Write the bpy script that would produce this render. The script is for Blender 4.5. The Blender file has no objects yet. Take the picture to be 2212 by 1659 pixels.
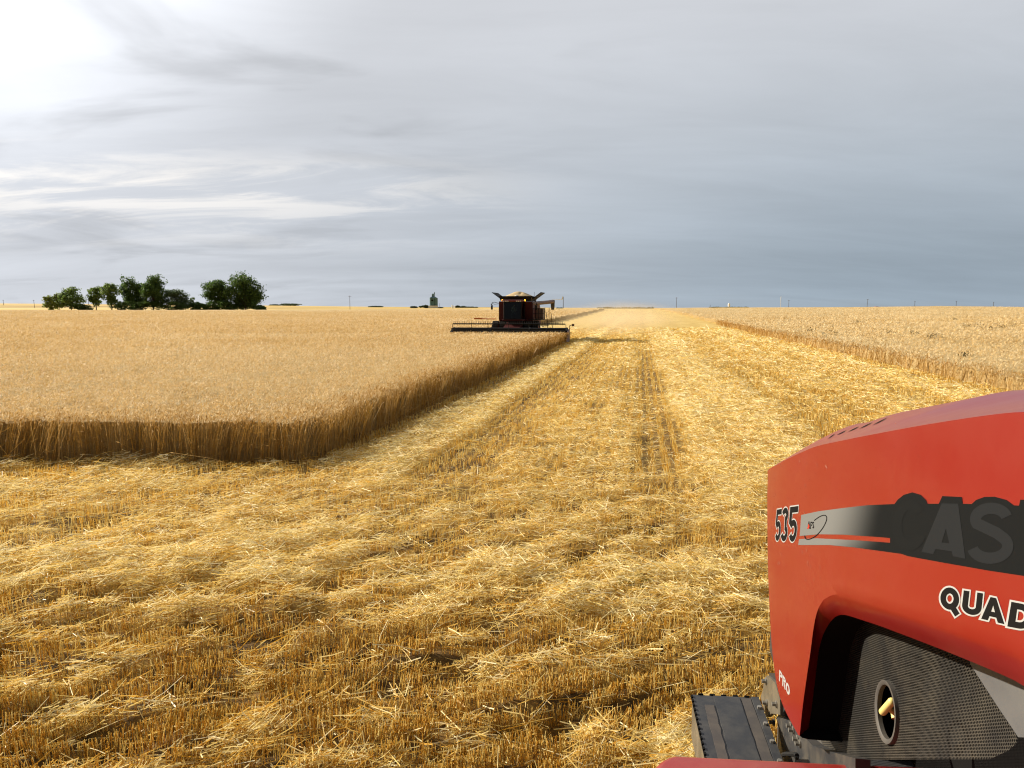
import bpy, bmesh, math, random
import numpy as np
from mathutils import Vector, Matrix, noise as mnoise
from mathutils.geometry import tessellate_polygon
from mathutils.bvhtree import BVHTree

random.seed(7)
RNG = np.random.default_rng(11)
SC = bpy.context.scene
COL = SC.collection
PI = math.pi

# ------------------------------------------------------------------ camera maths
# pixel units below are those of a 2212 x 1659 view of the photograph
H = 3.1
FPX = 1662.0
CX, CY = 1106.0, 829.5
PITCH = math.atan((829.5 - 667.0) / FPX)
CAM = Vector((0, 0, H))

def ray(px, py):
    """direction through a pixel, scaled so that its Y component is 1"""
    u = (px - CX) / FPX
    v = (CY - py) / FPX
    c, s = math.cos(PITCH), math.sin(PITCH)
    d = Vector((u, c + v * s, -s + v * c))
    return d / d.y

def at(px, py, Y):
    return CAM + ray(px, py) * Y

def onz(px, py, z):
    d = ray(px, py)
    return CAM + d * ((z - H) / d.z)

ROW = math.radians(9.5)                       # heading of the swaths
SR, CR = math.sin(ROW), math.cos(ROW)
def uw(x, y): return x * SR + y * CR, x * CR - y * SR
def xy(u, w): return u * SR + w * CR, u * CR - w * SR

SUN_AZ, SUN_EL = math.radians(-64), math.radians(23)
SUNV = Vector((math.sin(SUN_AZ) * math.cos(SUN_EL), math.cos(SUN_AZ) * math.cos(SUN_EL), math.sin(SUN_EL)))

# ------------------------------------------------------------------ numpy noise and terrain
_perm = np.random.default_rng(3).random((256, 256))
def vnoise(x, y):
    x = np.asarray(x, float); y = np.asarray(y, float)
    xi = np.floor(x).astype(int); yi = np.floor(y).astype(int)
    fx = x - xi; fy = y - yi
    fx = fx * fx * (3 - 2 * fx); fy = fy * fy * (3 - 2 * fy)
    a = _perm[xi % 256, yi % 256]; b = _perm[(xi + 1) % 256, yi % 256]
    c = _perm[xi % 256, (yi + 1) % 256]; d = _perm[(xi + 1) % 256, (yi + 1) % 256]
    return (a * (1 - fx) + b * fx) * (1 - fy) + (c * (1 - fx) + d * fx) * fy

def sstep(a, b, x):
    t = np.clip((np.asarray(x, float) - a) / (b - a), 0, 1)
    return t * t * (3 - 2 * t)

def terrain(x, y):
    x = np.asarray(x, float); y = np.asarray(y, float)
    r = np.hypot(x, y) + 1e-6
    az = np.degrees(np.arctan2(x, y))
    a1 = np.interp(az, [-180, -34, -16, -4, 8, 14, 24, 29, 34, 180], [1.5, 1.75, 1.75, 2.2, 2.75, 3.15, 3.45, 3.9, 3.3, 2.5])
    a2 = np.interp(az, [-180, -34, -18, -10, -2, 8, 20, 180], [13, 13.5, 10.0, 6.5, 5.0, 2.5, 0.2, 0.2])
    return a1 * sstep(70, 470, r) + a2 * sstep(480, 2200, r) + 0.10 * (vnoise(x / 60 + 9, y / 60) - .5) * sstep(25, 90, r)

def headland(x, y):
    """1 on the headland near the tractor, 0 along the straight swaths"""
    return 1 - sstep(10.0, 17.0, y + 0.12 * x)

CH, SH = math.cos(math.radians(19)), math.sin(math.radians(19))
def rowcoords(x, y):
    bend = 0.018 * x * x
    q = y * CH - x * SH + bend * 0.3
    p = x * CH + y * SH
    q = q + 0.55 * (vnoise(x / 1.9 + 4, y / 1.9) - .5)
    return q, p

def micro(x, y):
    x = np.asarray(x, float); y = np.asarray(y, float)
    q, p = rowcoords(x, y)
    h = headland(x, y)
    r = np.hypot(x, y)
    ridge = np.sin(2 * PI * q / 0.78) * vnoise(p / 1.1, q / 0.6)
    near = h * (ridge * .018 + .085 * (vnoise(q / .36, p / .9) - .5) + .11 * (vnoise(q / .17 + 5, p / .30) - .5))
    u, w = uw(x, y)
    lane = (1 - h) * (np.sin(2 * PI * (w + .3 * vnoise(u / 3, w)) / 0.9) * .008 + .07 * (vnoise(x / .55, y / .40) - .5))
    track = -0.03 * (np.exp(-((w - .2) / .3) ** 2) + np.exp(-((w + 3.5) / .35) ** 2)) * (1 - h)
    lump = (vnoise(x / .42, y / .42) - .5) * .05 + (vnoise(x / .16 + 7, y / .16) - .5) * .04
    return (near + lane + track + lump) * (1 - sstep(60, 110, r))

def ground(x, y):
    return terrain(x, y) + micro(x, y)

def strawmask(x, y):
    """0..1 how thick the loose pale straw lies"""
    u, w = uw(x, y)
    q, p = rowcoords(x, y)
    h = headland(x, y) ** 1.5
    wn = w + .3 * (vnoise(u / 4 + 20, w / 2) - .5)
    b = np.interp(wn, [-18, -15, -12, -9, -7.4, -6.7, -6.2, -5.2, -4.3, -3.9, -3.2, -2.6, -1.5, -.2, .1, .6, 1.2, 3.2, 4.4, 6, 8, 9.5, 11.5, 12.8, 14],
                  [.6, .75, .6, .7, .25, .15, .15, .95, .92, .26, .22, .45, .58, .45, .24, .26, .78, .85, .50, .48, .72, .5, .78, .40, .35])  # low values beside the left wheat edge paint its shadow strip
    b = b + .45 * (vnoise(x / .9 + 50, y / .7) - .5) + .35 * (vnoise(w / .4 + 3, u / 6.) - .5)
    band = np.interp(y + .12 * x, [0, 4, 6.5, 7.6, 8.4, 9.2, 10.5, 13, 15.5, 17], [.22, .22, .30, .55, .86, .55, .46, .64, .90, .85])
    n = band + .70 * (vnoise(q / .45 + 30, p / 1.3) - .5) + .85 * (vnoise(q / .20, p / .45 + 8) - .5) + .5 * (vnoise(x / .11, y / .11 + 8) - .5)
    return np.clip(h * n + (1 - h) * b, 0, 1)

# ------------------------------------------------------------------ wheat regions
def wig(u, s=0.0): return .24 * (vnoise(u / 1.1 + s, s) - .5) + .16 * (vnoise(u / 6 + s, 3.3) - .5)

def d_left(x, y):
    """signed depth into the near left stand (positive inside)"""
    u, w = uw(x, y)
    front = y - (15.1 + .012 * x + wig(x, 40.) * .8)
    side = -6.25 - .0075 * np.clip(u - 15, 0, 60) - w + wig(u, 11.)
    c = .35
    a = np.minimum(front, side)
    # rounded corner
    m = (front < c) & (side < c)
    a = np.where(m, c - np.hypot(c - front, c - side), a)
    back = np.where(w > -17.3, 70.2 - u, 1e3)
    a = np.minimum(a, back)
    r = np.hypot(x, y)
    return np.minimum(a, 430 - r)

def d_right(x, y):
    u, w = uw(x, y)
    drift = -6.0 * sstep(150, 420, u)
    a = w - (13.3 + drift) + wig(u, 70.) * 1.2
    return np.minimum(np.minimum(a, 640 - np.hypot(x, y)), u - 2)

# ------------------------------------------------------------------ materials
def mat(name, base=(.5, .5, .5), rough=.6, metal=0., spec=.5, emit=None, estr=0.):
    m = bpy.data.materials.new(name); m.use_nodes = True
    b = m.node_tree.nodes['Principled BSDF']
    b.inputs['Base Color'].default_value = (*base, 1)
    b.inputs['Roughness'].default_value = rough
    b.inputs['Metallic'].default_value = metal
    b.inputs['Specular IOR Level'].default_value = spec
    if emit:
        b.inputs['Emission Color'].default_value = (*emit, 1); b.inputs['Emission Strength'].default_value = estr
    return m

def nd(m, t, **kw):
    n = m.node_tree.nodes.new(t)
    for k, v in kw.items():
        if k in n.inputs.keys(): n.inputs[k].default_value = v
        else: setattr(n, k, v)
    return n
def ln(m, a, b): m.node_tree.links.new(a, b)
def ramp(m, stops):
    r = nd(m, 'ShaderNodeValToRGB')
    el = r.color_ramp.elements
    while len(el) > 1: el.remove(el[-1])
    el[0].position = stops[0][0]; el[0].color = (*stops[0][1], 1)
    for p, c in stops[1:]:
        e = el.new(p); e.color = (*c, 1)
    return r

def worn(name, base, dirt, amount=.5, scale=4., rough=.4, spec=.5, coat=0., coord='Object', bump=0.):
    """paint or metal with patchy dust, faint variation and fine specks"""
    m = mat(name, base, rough, 0, spec)
    b = m.node_tree.nodes['Principled BSDF']
    tc = nd(m, 'ShaderNodeTexCoord')
    n1 = nd(m, 'ShaderNodeTexNoise', Scale=scale, Detail=8., Roughness=.65)
    n2 = nd(m, 'ShaderNodeTexNoise', Scale=scale * 22, Detail=4., Roughness=.7)
    ln(m, tc.outputs[coord], n1.inputs['Vector']); ln(m, tc.outputs[coord], n2.inputs['Vector'])
    r1 = ramp(m, [(.42, (0, 0, 0)), (.75, (1, 1, 1))]); ln(m, n1.outputs['Fac'], r1.inputs['Fac'])
    r2 = ramp(m, [(.60, (0, 0, 0)), (.78, (1, 1, 1))]); ln(m, n2.outputs['Fac'], r2.inputs['Fac'])
    mx = nd(m, 'ShaderNodeMath', operation='MULTIPLY_ADD'); mx.inputs[1].default_value = .06
    ln(m, r2.outputs['Color'], mx.inputs[0]); ln(m, r1.outputs['Color'], mx.inputs[2])
    sc = nd(m, 'ShaderNodeMath', operation='MULTIPLY', use_clamp=True); sc.inputs[1].default_value = amount
    ln(m, mx.outputs[0], sc.inputs[0])
    mix = nd(m, 'ShaderNodeMix', data_type='RGBA')
    mix.inputs['A'].default_value = (*base, 1); mix.inputs['B'].default_value = (*dirt, 1)
    ln(m, sc.outputs[0], mix.inputs['Factor']); ln(m, mix.outputs['Result'], b.inputs['Base Color'])
    rr = nd(m, 'ShaderNodeMath', operation='MULTIPLY_ADD', use_clamp=True); rr.inputs[1].default_value = .45; rr.inputs[2].default_value = rough
    ln(m, sc.outputs[0], rr.inputs[0]); ln(m, rr.outputs[0], b.inputs['Roughness'])
    b.inputs['Coat Weight'].default_value = coat; b.inputs['Coat Roughness'].default_value = .12
    if bump:
        bp = nd(m, 'ShaderNodeBump', Strength=bump, Distance=.002)
        ln(m, n2.outputs['Fac'], bp.inputs['Height']); ln(m, bp.outputs['Normal'], b.inputs['Normal'])
    return m

STRAW_STOPS = [(0., (.17, .080, .010)), (.25, (.42, .205, .022)), (.5, (.70, .40, .055)), (.75, (.83, .66, .24)), (1., (.91, .82, .52))]
def straw_mat(name, stops=STRAW_STOPS, transl=.30, rough=.48, spec=.32):
    m = bpy.data.materials.new(name); m.use_nodes = True
    b = m.node_tree.nodes['Principled BSDF']; out = m.node_tree.nodes['Material Output']
    a = nd(m, 'ShaderNodeAttribute', attribute_name='tint')
    r = ramp(m, stops); ln(m, a.outputs['Fac'], r.inputs['Fac'])
    ln(m, r.outputs['Color'], b.inputs['Base Color'])
    b.inputs['Roughness'].default_value = rough; b.inputs['Specular IOR Level'].default_value = spec
    t = nd(m, 'ShaderNodeBsdfTranslucent'); ln(m, r.outputs['Color'], t.inputs['Color'])
    ms = nd(m, 'ShaderNodeMixShader', Fac=transl)
    ln(m, b.outputs[0], ms.inputs[1]); ln(m, t.outputs[0], ms.inputs[2]); ln(m, ms.outputs[0], out.inputs['Surface'])
    return m

M = {}
M['straw'] = straw_mat('straw')
M['wheat'] = straw_mat('ripe_wheat', [(0., (.20, .095, .014)), (.3, (.46, .255, .045)), (.6, (.66, .455, .19)), (.85, (.76, .58, .32)), (1., (.83, .69, .44))], .25, .6, .2)

# ground: soil and chaff, the chaff share carried by the mesh
m = mat('field_soil', (.2, .12, .05), .9, 0, .2); M['ground'] = m
b = m.node_tree.nodes['Principled BSDF']
geo = nd(m, 'ShaderNodeNewGeometry')
at_ = nd(m, 'ShaderNodeAttribute', attribute_name='tint')
n1 = nd(m, 'ShaderNodeTexNoise', Scale=9., Detail=8., Roughness=.75); ln(m, geo.outputs['Position'], n1.inputs['Vector'])
n2 = nd(m, 'ShaderNodeTexNoise', Scale=.35, Detail=6., Roughness=.7); ln(m, geo.outputs['Position'], n2.inputs['Vector'])
add = nd(m, 'ShaderNodeMath', operation='MULTIPLY_ADD'); add.inputs[1].default_value = .9
sb = nd(m, 'ShaderNodeMath', operation='SUBTRACT'); sb.inputs[1].default_value = .5
ln(m, n1.outputs['Fac'], sb.inputs[0]); ln(m, sb.outputs[0], add.inputs[0]); ln(m, at_.outputs['Fac'], add.inputs[2])
add2 = nd(m, 'ShaderNodeMath', operation='MULTIPLY_ADD', use_clamp=True); add2.inputs[1].default_value = .35
sb2 = nd(m, 'ShaderNodeMath', operation='SUBTRACT'); sb2.inputs[1].default_value = .5
ln(m, n2.outputs['Fac'], sb2.inputs[0]); ln(m, sb2.outputs[0], add2.inputs[0]); ln(m, add.outputs[0], add2.inputs[2])
r = ramp(m, [(0., (.040, .022, .007)), (.28, (.17, .095, .022)), (.55, (.48, .31, .075)), (1., (.80, .62, .24))])
ln(m, add2.outputs[0], r.inputs['Fac']); ln(m, r.outputs['Color'], b.inputs['Base Color'])
bp = nd(m, 'ShaderNodeBump', Strength=.6, Distance=.04); ln(m, n1.outputs['Fac'], bp.inputs['Height']); ln(m, bp.outputs['Normal'], b.inputs['Normal'])

# canopy under the wheat ears
m = mat('wheat_canopy', (.4, .26, .1), .9, 0, .2); M['canopy'] = m
b = m.node_tree.nodes['Principled BSDF']
geo = nd(m, 'ShaderNodeNewGeometry')
n1 = nd(m, 'ShaderNodeTexNoise', Scale=6., Detail=9., Roughness=.8); ln(m, geo.outputs['Position'], n1.inputs['Vector'])
n2 = nd(m, 'ShaderNodeTexNoise', Scale=.06, Detail=7., Roughness=.65); ln(m, geo.outputs['Position'], n2.inputs['Vector'])
am = nd(m, 'ShaderNodeMath', operation='MULTIPLY_ADD'); am.inputs[1].default_value = .5
ln(m, n2.outputs['Fac'], am.inputs[0]); ln(m, n1.outputs['Fac'], am.inputs[2])
r = ramp(m, [(.42, (.26, .155, .045)), (.72, (.54, .385, .17)), (1.0, (.70, .55, .31))])
ln(m, am.outputs[0], r.inputs['Fac']); ln(m, r.outputs['Color'], b.inputs['Base Color'])
bp = nd(m, 'ShaderNodeBump', Strength=1., Distance=.12); ln(m, n1.outputs['Fac'], bp.inputs['Height']); ln(m, bp.outputs['Normal'], b.inputs['Normal'])

M['red'] = worn('red_hood_paint', (.195, .0055, .0040), (.23, .045, .026), .16, 3.0, .34, .35, .2)
M['red_dusty'] = worn('red_fender_paint', (.24, .014, .010), (.30, .10, .07), .45, 5.0, .38, .5, .2)
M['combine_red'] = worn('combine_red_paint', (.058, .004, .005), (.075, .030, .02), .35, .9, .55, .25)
M['black'] = worn('black_machine_paint', (.008, .008, .008), (.035, .030, .022), .35, 1.2, .6, .2)
M['steel_dark'] = worn('dark_frame_steel', (.022, .023, .026), (.12, .095, .06), .55, 7.0, .45, bump=.15)
M['steel_tan'] = worn('dusty_bracket_steel', (.10, .085, .06), (.22, .17, .10), .6, 6.0, .4)
M['rubber_mat'] = worn('black_step_cover', (.022, .023, .026), (.10, .095, .085), .5, 8.0, .55, bump=.2)
M['brown_strip'] = worn('worn_step_strip', (.055, .047, .042), (.14, .115, .09), .5, 9.0, .7, bump=.2)
M['grey_panel'] = worn('grey_engine_panel', (.085, .088, .095), (.14, .13, .11), .4, 5.0, .4)
M['bolt'] = mat('zinc_bolt', (.34, .32, .28), .4, .7)
M['tyre'] = worn('tyre_rubber', (.012, .012, .012), (.09, .07, .045), .5, 3.0, .85)
M['rim'] = mat('wheel_rim', (.35, .02, .02), .5)
M['lamp'] = mat('amber_beacon', (.9, .35, .02), .4, 0, .5, (1, .38, .02), 2.2)
M['lens'] = mat('work_light_lens', (.75, .72, .68), .2, 0, .6)
M['pale'] = worn('pale_auger_paint', (.16, .088, .072), (.22, .15, .11), .5, 2.0, .5)
M['spout'] = worn('grey_rubber_spout', (.13, .12, .085), (.2, .16, .1), .5, 3.0, .8)
M['orange'] = mat('orange_reflector', (.65, .16, .02), .5)
M['yellow'] = mat('yellow_plastic', (.72, .60, .20), .45)
M['white'] = worn('white_sheet_metal', (.80, .80, .80), (.6, .58, .52), .4, .6, .35)
M['teal'] = worn('teal_bin_steel', (.075, .165, .18), (.13, .20, .20), .5, .15, .55)
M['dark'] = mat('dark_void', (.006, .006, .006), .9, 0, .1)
M['wood'] = worn('weathered_pole_wood', (.085, .07, .055), (.16, .14, .12), .5, 1.0, .8)
M['skin'] = mat('skin', (.42, .24, .17), .6)
M['shirt'] = mat('pale_shirt', (.32, .33, .33), .8)
M['jeans'] = mat('dark_trousers', (.03, .04, .07), .9)
M['seat'] = mat('seat_cloth', (.03, .03, .035), .9)
M['bark'] = mat('bark', (.07, .055, .04), .9)

m = bpy.data.materials.new('heaped_grain'); m.use_nodes = True; M['grain'] = m
b = m.node_tree.nodes['Principled BSDF']; b.inputs['Roughness'].default_value = .8
tc = nd(m, 'ShaderNodeTexCoord'); n1 = nd(m, 'ShaderNodeTexNoise', Scale=40., Detail=6.); ln(m, tc.outputs['Object'], n1.inputs['Vector'])
r = ramp(m, [(.3, (.40, .28, .12)), (.7, (.62, .47, .25))]); ln(m, n1.outputs['Fac'], r.inputs['Fac']); ln(m, r.outputs['Color'], b.inputs['Base Color'])

m = bpy.data.materials.new('cab_glass'); m.use_nodes = True; M['glass'] = m
nt = m.node_tree; nt.nodes.remove(nt.nodes['Principled BSDF'])
tr = nd(m, 'ShaderNodeBsdfTransparent', Color=(.40, .45, .43, 1)); gl = nd(m, 'ShaderNodeBsdfGlossy', Roughness=.03)
fr = nd(m, 'ShaderNodeFresnel', IOR=1.45); ms = nd(m, 'ShaderNodeMixShader')
ln(m, fr.outputs[0], ms.inputs[0]); ln(m, tr.outputs[0], ms.inputs[1]); ln(m, gl.outputs[0], ms.inputs[2]); ln(m, ms.outputs[0], nt.nodes['Material Output'].inputs['Surface'])

def leaf_mat(name, c0, c1):
    m = straw_mat(name, [(0., tuple(1.6 * q for q in c0)), (1., tuple(1.7 * q for q in c1))], .38, .55, .3); return m
M['leaf_dark'] = leaf_mat('leaves_dark_green', (.020, .042, .010), (.085, .14, .030))
M['leaf_mid'] = leaf_mat('leaves_mid_green', (.042, .072, .016), (.15, .21, .05))
M['leaf_pale'] = leaf_mat('leaves_pale_green', (.07, .10, .026), (.25, .29, .08))
M['leaf_grey'] = leaf_mat('leaves_grey_green', (.026, .044, .018), (.10, .135, .06))
M['leaf_far'] = leaf_mat('leaves_far', (.020, .032, .016), (.055, .075, .035))
M['weed'] = leaf_mat('weed_brown', (.055, .045, .018), (.14, .11, .04))
M['weed_green'] = leaf_mat('weed_green', (.05, .09, .02), (.14, .20, .05))

# ------------------------------------------------------------------ object helpers
def props(o, label=None, cat=None, group=None, kind=None):
    if label: o['label'] = label
    if cat: o['category'] = cat
    if group: o['group'] = group
    if kind: o['kind'] = kind
    return o

def thing(name, loc, rz, label, cat, group=None):
    o = bpy.data.objects.new(name, None); COL.objects.link(o)
    o.location = loc; o.rotation_euler = (0, 0, rz); o.empty_display_size = .3
    return props(o, label, cat, group)

def link(name, me, parent=None, mats=()):
    o = bpy.data.objects.new(name, me); COL.objects.link(o)
    for mm in mats: me.materials.append(mm)
    if parent is not None: o.parent = parent
    return o

class Acc:
    """collects quads as numpy arrays and links them as one mesh"""
    def __init__(s): s.v = []; s.q = []; s.t = []; s.mi = []; s.n = 0
    def add(s, V, Q, T, mi=0):
        V = np.asarray(V, np.float32).reshape(-1, 3); Q = np.asarray(Q, np.int64).reshape(-1, 4)
        s.v.append(V); s.q.append(Q + s.n); s.t.append(np.broadcast_to(np.asarray(T, np.float32), (len(V),)).copy())
        s.mi.append(np.full(len(Q), mi, np.int32)); s.n += len(V)
    def build(s, name, mats, parent=None, smooth=False):
        V = np.concatenate(s.v); Q = np.concatenate(s.q).astype(np.int32); T = np.concatenate(s.t); MI = np.concatenate(s.mi)
        me = bpy.data.meshes.new(name)
        me.vertices.add(len(V)); me.vertices.foreach_set('co', V.ravel())
        me.loops.add(len(Q) * 4); me.loops.foreach_set('vertex_index', Q.ravel())
        me.polygons.add(len(Q)); me.polygons.foreach_set('loop_start', np.arange(0, len(Q) * 4, 4, dtype=np.int32))
        me.polygons.foreach_set('material_index', MI)
        if smooth: me.polygons.foreach_set('use_smooth', np.ones(len(Q), bool))
        a = me.attributes.new('tint', 'FLOAT', 'POINT'); a.data.foreach_set('value', T)
        me.update(calc_edges=True)
        return link(name, me, parent, mats)

def norm(v): return v / np.maximum(np.linalg.norm(v, axis=-1, keepdims=True), 1e-9)

def stems(acc, base, vec, rad, tint, nseg=1, bend=None, sides=3, taper=.8, mi=0, face=None):
    """thin stalks: sides=2 gives ribbons, 3 gives little prisms"""
    N = len(base)
    if N == 0: return
    rnd = norm(RNG.normal(size=(N, 3))) if face is None else face
    a = norm(np.cross(vec, rnd)); b = norm(np.cross(vec, a))
    rings = []
    for k in range(nseg + 1):
        t = k / nseg
        c = base + vec * t
        if bend is not None: c = c + bend * (t * t)
        w = (rad * (1 - (1 - taper) * t))[:, None]
        if sides == 2:
            rings.append(np.stack([c - a * w, c + a * w], 1))
        else:
            rings.append(np.stack([c + (a * math.cos(2 * PI * j / sides) + b * math.sin(2 * PI * j / sides)) * w for j in range(sides)], 1))
    V = np.stack(rings, 1)                       # N, nseg+1, sides, 3
    per = (nseg + 1) * sides
    idx = []
    for k in range(nseg):
        for j in range(1 if sides == 2 else sides):
            j2 = (j + 1) % sides
            idx.append([k * sides + j, k * sides + j2, (k + 1) * sides + j2, (k + 1) * sides + j])
    Q = (np.arange(N) * per)[:, None, None] + np.array(idx)[None]
    acc.add(V, Q, np.repeat(tint, per), mi)

def diamonds(acc, c, axis, length, width, tint, mi=0, cross=True):
    N = len(c)
    if N == 0: return
    rnd = norm(RNG.normal(size=(N, 3)))
    a = norm(np.cross(axis, rnd)); b = norm(np.cross(axis, a))
    L = axis * length[:, None] * .5
    for d in ((a, b) if cross else (a,)):
        w = d * width[:, None] * .5
        V = np.stack([c - L, c - L * .05 + w, c + L, c - L * .05 - w], 1)
        acc.add(V, np.arange(N * 4).reshape(N, 4), np.repeat(tint, 4), mi)

class Part:
    """one mesh object made of several welded primitives"""
    def __init__(s): s.bm = bmesh.new()
    def _m(s, geom, M_): bmesh.ops.transform(s.bm, matrix=M_, verts=geom)
    def box(s, c, size, rot=(0, 0, 0), bev=0.):
        g = bmesh.ops.create_cube(s.bm, size=1)['verts']
        s._m(g, Matrix.Translation(c) @ (Matrix.Rotation(rot[2], 4, 'Z') @ Matrix.Rotation(rot[1], 4, 'Y') @ Matrix.Rotation(rot[0], 4, 'X')) @ Matrix.Diagonal((*size, 1)))
        if bev > 0:
            e = list({e for v in g for e in v.link_edges})
            bmesh.ops.bevel(s.bm, geom=e, offset=bev, segments=2, affect='EDGES', profile=.5)
        return s
    def tube(s, p0, p1, r0, r1=None, n=10, caps=True):
        r1 = r0 if r1 is None else r1
        p0, p1 = Vector(p0), Vector(p1); d = p1 - p0
        g = bmesh.ops.create_cone(s.bm, cap_ends=caps, segments=n, radius1=r0, radius2=r1, depth=d.length)['verts']
        s._m(g, Matrix.Translation((p0 + p1) / 2) @ d.to_track_quat('Z', 'Y').to_matrix().to_4x4())
        return s
    def path(s, pts, r, n=8):
        for a, b in zip(pts, pts[1:]): s.tube(a, b, r, n=n)
        return s
    def sphere(s, c, r, sc=(1, 1, 1), n=12):
        g = bmesh.ops.create_uvsphere(s.bm, u_segments=n, v_segments=max(6, n // 2), radius=r)['verts']
        s._m(g, Matrix.Translation(c) @ Matrix.Diagonal((*sc, 1))); return s
    def prism(s, poly, ext):
        """polygon of 3-D points swept by a vector"""
        e = Vector(ext)
        a = [s.bm.verts.new(p) for p in poly]; b_ = [s.bm.verts.new(Vector(p) + e) for p in poly]
        s.bm.faces.new(a[::-1]); s.bm.faces.new(b_)
        for i in range(len(a)):
            j = (i + 1) % len(a); s.bm.faces.new((a[i], a[j], b_[j], b_[i]))
        return s
    def loft(s, loops, closed=True, caps=True):
        R = [[s.bm.verts.new(p) for p in lp] for lp in loops]
        n = len(R[0])
        for r0, r1 in zip(R, R[1:]):
            for i in range(n if closed else n - 1):
                j = (i + 1) % n; s.bm.faces.new((r0[i], r0[j], r1[j], r1[i]))
        if caps and closed: s.bm.faces.new(R[0][::-1]); s.bm.faces.new(R[-1])
        return s
    def lathe(s, prof, axis_c, axis='X', n=28):
        loops = []
        for k in range(n):
            a = 2 * PI * k / n; lp = []
            for (h, r) in prof:
                if axis == 'X': p = (h, r * math.cos(a), r * math.sin(a))
                elif axis == 'Y': p = (r * math.cos(a), h, r * math.sin(a))
                else: p = (r * math.cos(a), r * math.sin(a), h)
                lp.append(Vector(p) + Vector(axis_c))
            loops.append([s.bm.verts.new(p) for p in lp])
        m_ = len(prof)
        for k in range(n):
            A, B = loops[k], loops[(k + 1) % n]
            for i in range(m_ - 1): s.bm.faces.new((A[i], A[i + 1], B[i + 1], B[i]))
        return s
    def build(s, name, material, parent=None, smooth=False, angle=35):
        bmesh.ops.recalc_face_normals(s.bm, faces=s.bm.faces)
        me = bpy.data.meshes.new(name); s.bm.to_mesh(me); s.bm.free()
        if smooth:
            me.polygons.foreach_set('use_smooth', np.ones(len(me.polygons), bool))
            me.set_sharp_from_angle(angle=math.radians(angle))
        return link(name, me, parent, (material,))

def copy_tree(o, parent=None):
    c = o.copy(); COL.objects.link(c)
    if parent is not None: c.parent = parent
    for ch in list(o.children): copy_tree(ch, c)
    return c

# ------------------------------------------------------------------ GROUND SHEET
def build_ground():
    az = np.radians(np.concatenate([np.arange(-180, -52, 8.), np.arange(-52, 52, .4), np.arange(52, 180.1, 8.)]))
    rr = [0.6]
    while rr[-1] < 9000: rr.append(rr[-1] * (1.0085 if rr[-1] < 60 else 1.03) + .004)
    rr = np.array(rr)
    A, R = np.meshgrid(az, rr)
    X = R * np.sin(A); Y = R * np.cos(A)
    Z = ground(X, Y)
    V = np.stack([X, Y, Z], -1)
    nr, na = A.shape
    i = np.arange(nr - 1)[:, None] * na + np.arange(na - 1)[None]
    Q = np.stack([i, i + na, i + na + 1, i + 1], -1).reshape(-1, 4)
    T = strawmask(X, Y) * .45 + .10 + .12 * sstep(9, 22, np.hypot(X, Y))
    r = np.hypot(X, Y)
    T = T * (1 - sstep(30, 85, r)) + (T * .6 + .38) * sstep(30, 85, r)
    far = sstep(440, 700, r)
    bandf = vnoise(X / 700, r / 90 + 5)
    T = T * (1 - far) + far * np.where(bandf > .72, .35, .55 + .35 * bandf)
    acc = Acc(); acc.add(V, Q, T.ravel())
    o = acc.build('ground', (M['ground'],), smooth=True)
    return props(o, 'harvested field soil covered in chaff, reaching to the horizon', 'ground', kind='structure')
build_ground()

# ------------------------------------------------------------------ STUBBLE AND LOOSE STRAW
def sample(n, y0, y1, power=1.0, spread=.76):
    """points in a wedge before the camera; density falls as y**-power"""
    t = RNG.random(n)
    k = 2 - power
    if abs(k) < 1e-3: Y = y0 * (y1 / y0) ** t
    else: Y = (y0 ** k + t * (y1 ** k - y0 ** k)) ** (1 / k)
    X = (RNG.random(n) * 2 - 1) * (Y * spread + .8)
    return X, Y

def blocked(x, y):
    """the tractor stands here"""
    F = math.radians(8)
    s = x * math.sin(F) + y * math.cos(F); n = x * math.cos(F) - y * math.sin(F)
    return (n > .55) & (n < 2.4) & (s < 3.9)

def rowdir(x, y):
    h = headland(x, y)
    ax = h * (math.radians(90 - 19)) + (1 - h) * ROW        # heading of the drill rows
    return ax

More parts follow.
